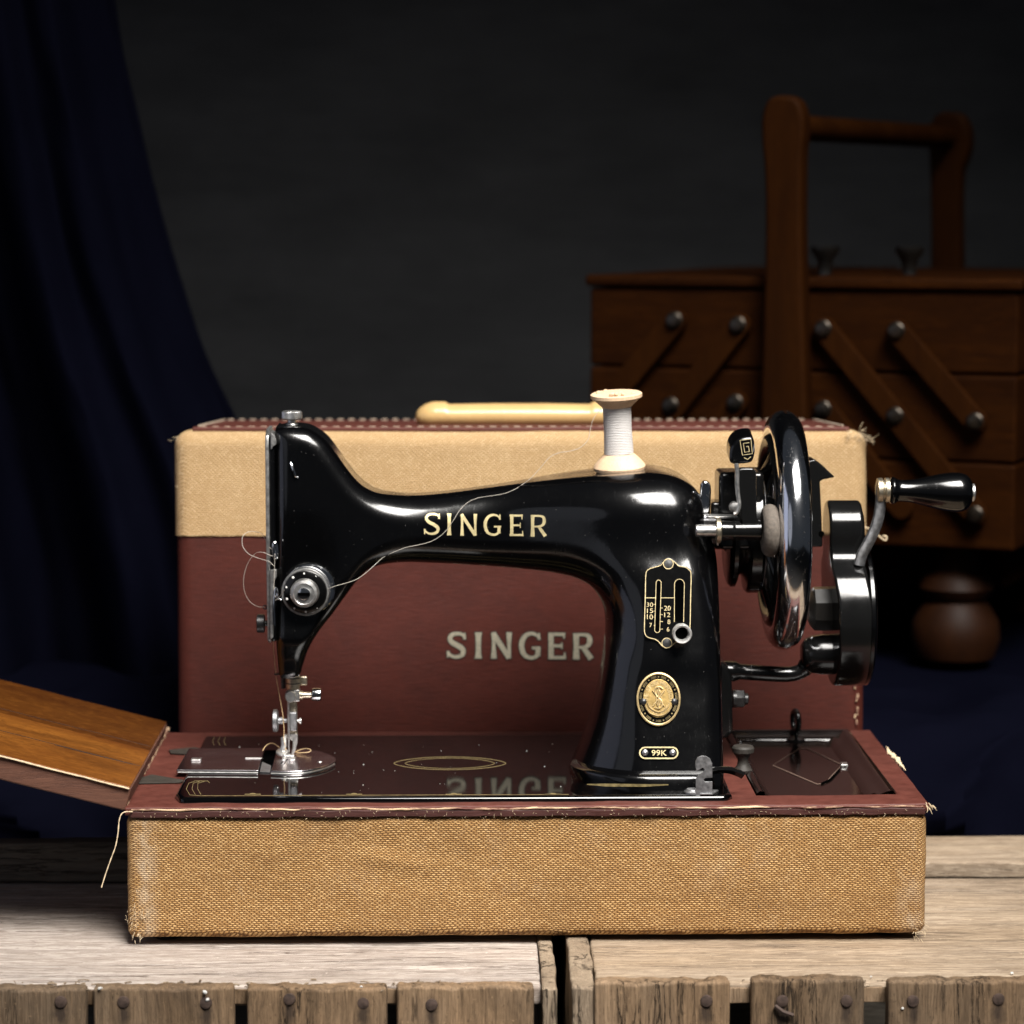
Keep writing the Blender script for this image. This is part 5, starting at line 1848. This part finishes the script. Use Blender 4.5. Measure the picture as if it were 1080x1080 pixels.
# ================================================================== SPOOL AND THREAD
ysp = YC - .004
pb_ = MP(653.5, 496.5, ysp)
ptp = MP(649.5, 414, ysp)
axs = (ptp - pb_)
axs = (axs + Vector((0, -.004, 0)))
HS = axs.length
axs.normalize()
pxs = PX
spool = root('thread_spool', FC, pb_, 'wooden spool wound with white thread standing on top of the sewing machine arm', 'thread spool')
pr = [(0, 8), (0, 24), (1.5, 26.6), (5, 27.4), (7, 26.4), (12, 22.5), (17, 17.5), (19.5, 14.8), (20, 14), (70, 14), (70.5, 15), (73.5, 18), (78, 22.5), (80, 25.4), (81.5, 27), (85, 27), (86, 25.5), (86, 6)]
k_ = HS / 86 / 1.0
MB().lathe(pb_, axs, [(a * k_, b_ * pxs) for a, b_ in pr], 56).build('spool_core', 'spool_wood', spool, angle=30)
mb = MB().lathe(pb_, axs, [(18.0 * k_, 13.8 * pxs), (20 * k_, 15.4 * pxs), (45 * k_, 14.6 * pxs), (69 * k_, 14.9 * pxs), (72.4 * k_, 15.8 * pxs), (72.6 * k_, 13.5 * pxs)], 48)
mb.build('wound_thread', 'spool_thread', spool)
mb = MB()
for _ in range(14):
    a, r_ = rd.uniform(0, 6.28), rd.uniform(.3, .95) * 24 * pxs
    p = pb_ + axs * HS + Vector((math.cos(a) * r_, math.sin(a) * r_, .0))
    mb.rbox(p - Vector((.0012, .0012, .0006)), p + Vector((.0012, .0012, .0010)), .0005, (2, 2, 1), .0008, 400, a)
mb.build('splintered_rim', 'spool_wood', spool)
MB().lathe(MP(653.5, 499, ysp), (0, 0, 1), [(-.006, .003), (.02, .003)], 12).build('spool_pin', 'steel', mach)
mb = MB().lathe(MP(652, 499.5, ysp), (0.03, 0, 1), [(-.006, .0156), (-.0022, .0160), (-.0010, .0150), (-.0010, .004)], 40)
mb.build('spool_seat', 'black_enamel', mach)


def on_arm(u, v, l=.0004):
    o, d = FC.ray(u, v)
    p, nn, i_, ds = BVH.ray_cast(o, d.normalized())
    return p - d.normalized() * l if p is not None else None


tp = [(634, 431), (629, 437), (624.5, 445), (622, 456), (620, 464), (612, 472), (602, 475.5), (590, 477.5), (580, 482), (572, 491), (564, 500), (558, 506)]
y0_, y1_ = ysp - .012, YC - .016
q3 = [MP(u, v, y0_ + (y1_ - y0_) * i / len(tp)) for i, (u, v) in enumerate(tp)]
for u, v in ((551, 511), (543, 516), (532, 520.5), (518, 523), (505, 525), (494, 529.5), (485, 538), (478, 549), (471, 559), (462, 567), (452, 572), (440, 575), (428, 577.5), (416, 582), (404, 588)):
    q3.append(on_arm(u, v) or MP(u, v, YC - .02))
for u, v, y in ((394, 597, YC - .030), (386, 604, YC - .032), (376, 611, YC - .034), (365, 615, YC - .036), (354, 618, YC - .037), (345, 621.5, YC - .036)):
    q3.append(MP(u, v, y))
thr = root('sewing_thread', FC, (FC.P(345, 620, YC).x, YC - .03, FC.P(345, 620, YC).z), 'thin white thread running loosely from the spool to the dial and needle', 'thread')
MB().tube(spline(q3, 5), .00015, 6).build('thread_strand', 'thread_white', thr)
mb = MB()
for qs in ([(300, 622, -.036), (296, 628, -.033), (292, 632, -.028), (289, 631, -.027), (289.5, 600, -.027), (290, 584, -.028)],
           [(290, 587, -.027), (284, 585.5, -.026), (277, 582.5, -.024), (269, 584, -.018), (261, 595, -.014), (257, 610, -.012), (258, 624, -.010), (264, 635, -.008), (273, 640, -.006), (279, 640, -.005)],
           [(289, 597, -.027), (283, 592, -.026), (272, 588.5, -.022), (262, 584, -.018), (256, 576, -.014), (256, 566, -.012), (262, 561, -.010), (270, 561, -.008), (276, 563, -.006), (281, 571, -.006), (284, 577, -.022), (288, 580, -.027)]):
    mb.tube(spline([MP(u, v, YC + y) for u, v, y in qs], 6), .00016, 5)
mb.build('loose_loops', 'thread_white', thr)
mb = MB()
for qs in ([(291, 713, -.002), (294, 730, -.003), (298, 752, -.004), (299.5, 770, -.004), (299.3, 779, -.004), (301.5, 790, -.003), (304, 800, -.003)],
           [(287, 660, -.006), (288.5, 685, -.004), (291, 711, -.003)],
           [(303, 798, .004), (296, 790, .010), (288, 784, .006), (281, 786, .000), (277, 792, -.006)],
           [(306, 796, .004), (316, 791, .010), (324, 789.5, .008), (328, 791.5, .004), (324, 793.5, .002), (313, 794, .004)]):
    mb.tube(spline([MP(u, v, YC + y) for u, v, y in qs], 6), .00022, 5)
mb.build('needle_thread', 'thread_gold', thr)

# ================================================================== SEWING BOX BEHIND
FS = Frame((0.20, 0.62, 0.0), R(-24))
SZ = lambda u, v, y=0.0: FS.P(u, v, y)
zb0, zt0 = SZ(960, 578).z, SZ(850, 292).z
sxl, sxr = SZ(622, 400).x, SZ(1073, 400).x
pxl, pxr = SZ(805, 400).x, SZ(846, 400).x
SD = .36
box = root('sewing_box', FS, ((sxl + sxr) / 2, SD / 2, zb0 - .09), 'brown wooden cantilever sewing box with a tall bar handle, behind the case lid', 'sewing box')
zs1 = SZ(960, 394).z
zs2 = SZ(960, 486).z
tiers = [(zb0, zs2), (zs2, zs1), (zs1, zt0 - .009)]
for (xa, xb) in ((sxl, pxl + .004), (pxr - .004, sxr)):
    for (za, zb_) in tiers:
        MB().rbox((xa, 0, za + .0006), (xb, SD, zb_ - .0006), .003, (20, 8, 4), .0006, 20, xa * 9 + za).build('drawer', 'teak_box', box)
for (xa, xb) in ((sxl - .003, pxl + .004), (pxr - .004, sxr + .003)):
    MB().rbox((xa, -.004, zt0 - .009), (xb, SD + .004, zt0), .003, (20, 8, 1), .0004, 20, 3).build('box_lid', 'teak_box', box)
MB().rbox((pxl + .005, .001, zb0 + .002), (pxr - .005, SD - .001, zt0 - .03), .002).build('spine', 'teak_box', box)


MB().rbox((sxl + .03, .10, zb0 - .040), (sxr - .03, SD - .02, zb0 - .001), .002).build('shade_panel', 'teak_box', box)  # added to hide the lit wall, so the gap under the box stays dark


def post(pts, y0, d, nm='handle_post'):
    q = spline([SZ(u, v, y0) for u, v in pts], 4, True)
    MB().prism(q, (0, d, 0), .004, 3).build(nm, 'teak_post', box)


post([(800, 600), (800, 500), (802, 400), (805, 300), (806, 230), (805, 180), (802.5, 150), (802.5, 125), (808, 107), (818, 101), (832, 101), (842, 107), (847, 122), (847, 145), (845, 165), (844.5, 230), (846, 300), (849, 400), (851, 500), (851, 600)], -.022, .020)
post([(981, 600), (981, 450), (981, 300), (981, 230), (980, 180), (979, 155), (980, 133), (987, 121), (1000, 118), (1013, 121), (1021, 135), (1022, 155), (1017, 172), (1013, 185), (1012, 230), (1013, 300), (1013, 450), (1013, 600)], SD + .002, .020)
a, b_ = SZ(826, 134, -.004), SZ(1001, 145, SD + .01)
MB().lathe(a, (b_ - a), [(0, .010), ((b_ - a).length, .010)], 28).build('handle_bar', 'teak_post', box)


def strut(p, q, w=12):
    p, q = Vector((*p, 0)), Vector((*q, 0))
    d = (q - p).normalized()
    n_ = Vector((-d.y, d.x, 0))
    pts = []
    for c, a0 in ((q, math.atan2(d.y, d.x) - math.pi / 2), (p, math.atan2(d.y, d.x) + math.pi / 2)):
        for i in range(9):
            a = a0 + math.pi * i / 8
            pts.append((c.x + w * math.cos(a), c.y + w * math.sin(a)))
    MB().prism([SZ(u, v, -.011) for u, v in pts], (0, .0075, 0), .0015, 2).build('strut', 'teak_post', box)


struts = [((868, 347), (1028, 543)), ((945, 349), (1028, 445)), ((868, 432), (950, 536)), ((711, 338), (655, 406)), ((778, 343), (640, 520)), ((775, 425), (700, 520))]
for p, q in struts:
    strut(p, q)
for (u, v) in ((868, 347), (945, 349), (868, 432), (943.5, 439), (1028, 445), (1028, 543), (711, 338), (778, 343), (707, 428), (775, 425)):
    p = SZ(u, v, -.011)
    MB().lathe(p, (0, -1, 0), [(-.002, .0068), (.0010, .0068), (.0016, .0058), (.0030, .0056), (.0040, .0048), (.0044, .0030), (.0044, .0005)], 20).build('bolt', 'bolt_metal', box)
for (u, y) in ((870, .10), (959, .10)):
    p = SZ(u, 291, y)
    p.z = zt0
    MB().lathe(p, (0, 0, 1), [(-.001, .006), (.004, .0052), (.012, .007), (.018, .0115), (.022, .0115), (.0225, .008)], 24).build('lid_knob', 'knob_black', box)
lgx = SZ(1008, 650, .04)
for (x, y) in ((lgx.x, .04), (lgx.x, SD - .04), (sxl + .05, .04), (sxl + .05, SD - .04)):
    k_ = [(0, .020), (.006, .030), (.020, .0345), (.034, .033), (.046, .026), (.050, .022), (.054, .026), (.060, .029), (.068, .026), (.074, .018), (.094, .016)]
    MB().lathe((x, y, zb0 - .0935), (0, 0, 1), k_, 40).build('bun_foot', 'teak_foot_shaded', box)

# ================================================================== CLOTHS
zc = zb0 - .094
# navy cloth spread under the sewing box and falling behind the crates
nx, ny = 110, 120
x0, x1 = -.62, .95
yf = .305                                        # where the cloth falls
path = [(1.20, zc - .002), (.95, zc - .002), (.60, zc - .002), (.47, zc - .002), (.40, zc - .004), (.350, zc - .012), (.325, zc - .026), (.312, zc - .05), (.308, zc - .09), (.312, -.16), (.33, -.24), (.345, FLOOR_Z + .004)]
pth = spline([(a, b_, 0) for a, b_ in path], 12)
vs, fs = [], []
mb = MB()
for i in range(nx + 1):
    x = x0 + (x1 - x0) * i / nx
    for j, p in enumerate(pth):
        t_ = j / (len(pth) - 1)
        fall = max(0, min(1, (t_ - .34) / .2))
        flat_ = 1 - fall
        dy = fall * (.012 * math.sin(x * 40 + 1.3 * math.sin(x * 9) + p.y * 14) + .022 * noise.noise(Vector((x * 9 + p.y * 8, p.y * 6, 2))) + .006 * noise.noise(Vector((x * 30, p.y * 30, 5))))
        dz_ = (.012 * noise.noise(Vector((x * 10, p.x * 10, 0))) + .004 * noise.noise(Vector((x * 34, p.x * 34, 3))) + .010 * max(0, noise.noise(Vector((x * 6 + p.x * 8, p.x * 5, 8))))) * (1 if p.x < .50 else 0)
        for (fr_, sl, ph_) in ((5.2, 7.0, .15), (3.1, -5.0, .62)):
            g_ = (x * fr_ + p.y * sl + ph_ + .25 * noise.noise(Vector((x * 6, p.y * 6, ph_)))) % 1.0
            dy -= fall * .016 * max(0, 1 - abs(g_ - .5) / .22) ** 1.5
            if p.x < .50:
                dz_ += flat_ * .010 * max(0, 1 - abs(g_ - .5) / .2) ** 1.5
        # two soft diagonal folds
        s1 = (p.x - .335) - (x - .40) * .30
        dz_ += .022 * math.exp(-(s1 / .016) ** 2) * fall * (1 if x > .25 else .4)
        vs.append((x, p.x + dy, p.y + dz_))
n_ = len(pth)
for i in range(nx):
    for j in range(n_ - 1):
        fs.append((i * n_ + j, i * n_ + j + 1, (i + 1) * n_ + j + 1, (i + 1) * n_ + j))
mb.add(vs, fs)
o = mb.build('draped_cloth', 'navy_cloth')
tags(o, 'dark navy cloth spread beneath the sewing box behind the right crate', 'cloth')
sm = o.modifiers.new('thickness', 'SOLIDIFY')
sm.thickness = .002
sm.offset = -1
# the trestle the cloth is spread over
# navy curtain hanging at the left
edge_c = spline([(100, -160, 0), (110, -60, 0), (119, 0, 0), (129, 55, 0), (144, 120, 0), (160, 185, 0), (180, 262, 0), (205, 340, 0), (225, 393, 0), (246, 440, 0), (272, 500, 0), (300, 580, 0), (330, 700, 0), (350, 880, 0), (360, 1060, 0)], 8)
mb = MB()
vs, fs = [], []
NU = 130
for p in edge_c:
    for i in range(NU + 1):
        s_ = i / NU                                  # 0 at the free edge, 1 off to the left
        u = p.x - s_ * (p.x + 330)
        g = (p.y + 160) / 1220
        ph = s_ * 17
        fold = (math.sin(ph + 1.0) * .5 + math.sin(ph * 1.9 + .6 + g) * .28 + math.sin(ph * 3.3 + 2) * .12)
        fold = math.copysign(abs(fold) ** .8, fold)
        y = .60 + .060 * (.5 + .7 * g) * fold - .030 * s_ + .004 * noise.noise(Vector((s_ * 30, g * 14, 1)))
        vs.append(FW.P(u, p.y, y))
M_ = NU + 1
for j in range(len(edge_c) - 1):
    for i in range(NU):
        fs.append((j * M_ + i, j * M_ + i + 1, (j + 1) * M_ + i + 1, (j + 1) * M_ + i))
mb.add(vs, fs)
o = mb.build('curtain', 'navy_cloth')
tags(o, 'dark navy curtain hanging in folds at the left of the dark grey wall', 'curtain')
sm = o.modifiers.new('thickness', 'SOLIDIFY')
sm.thickness = .003
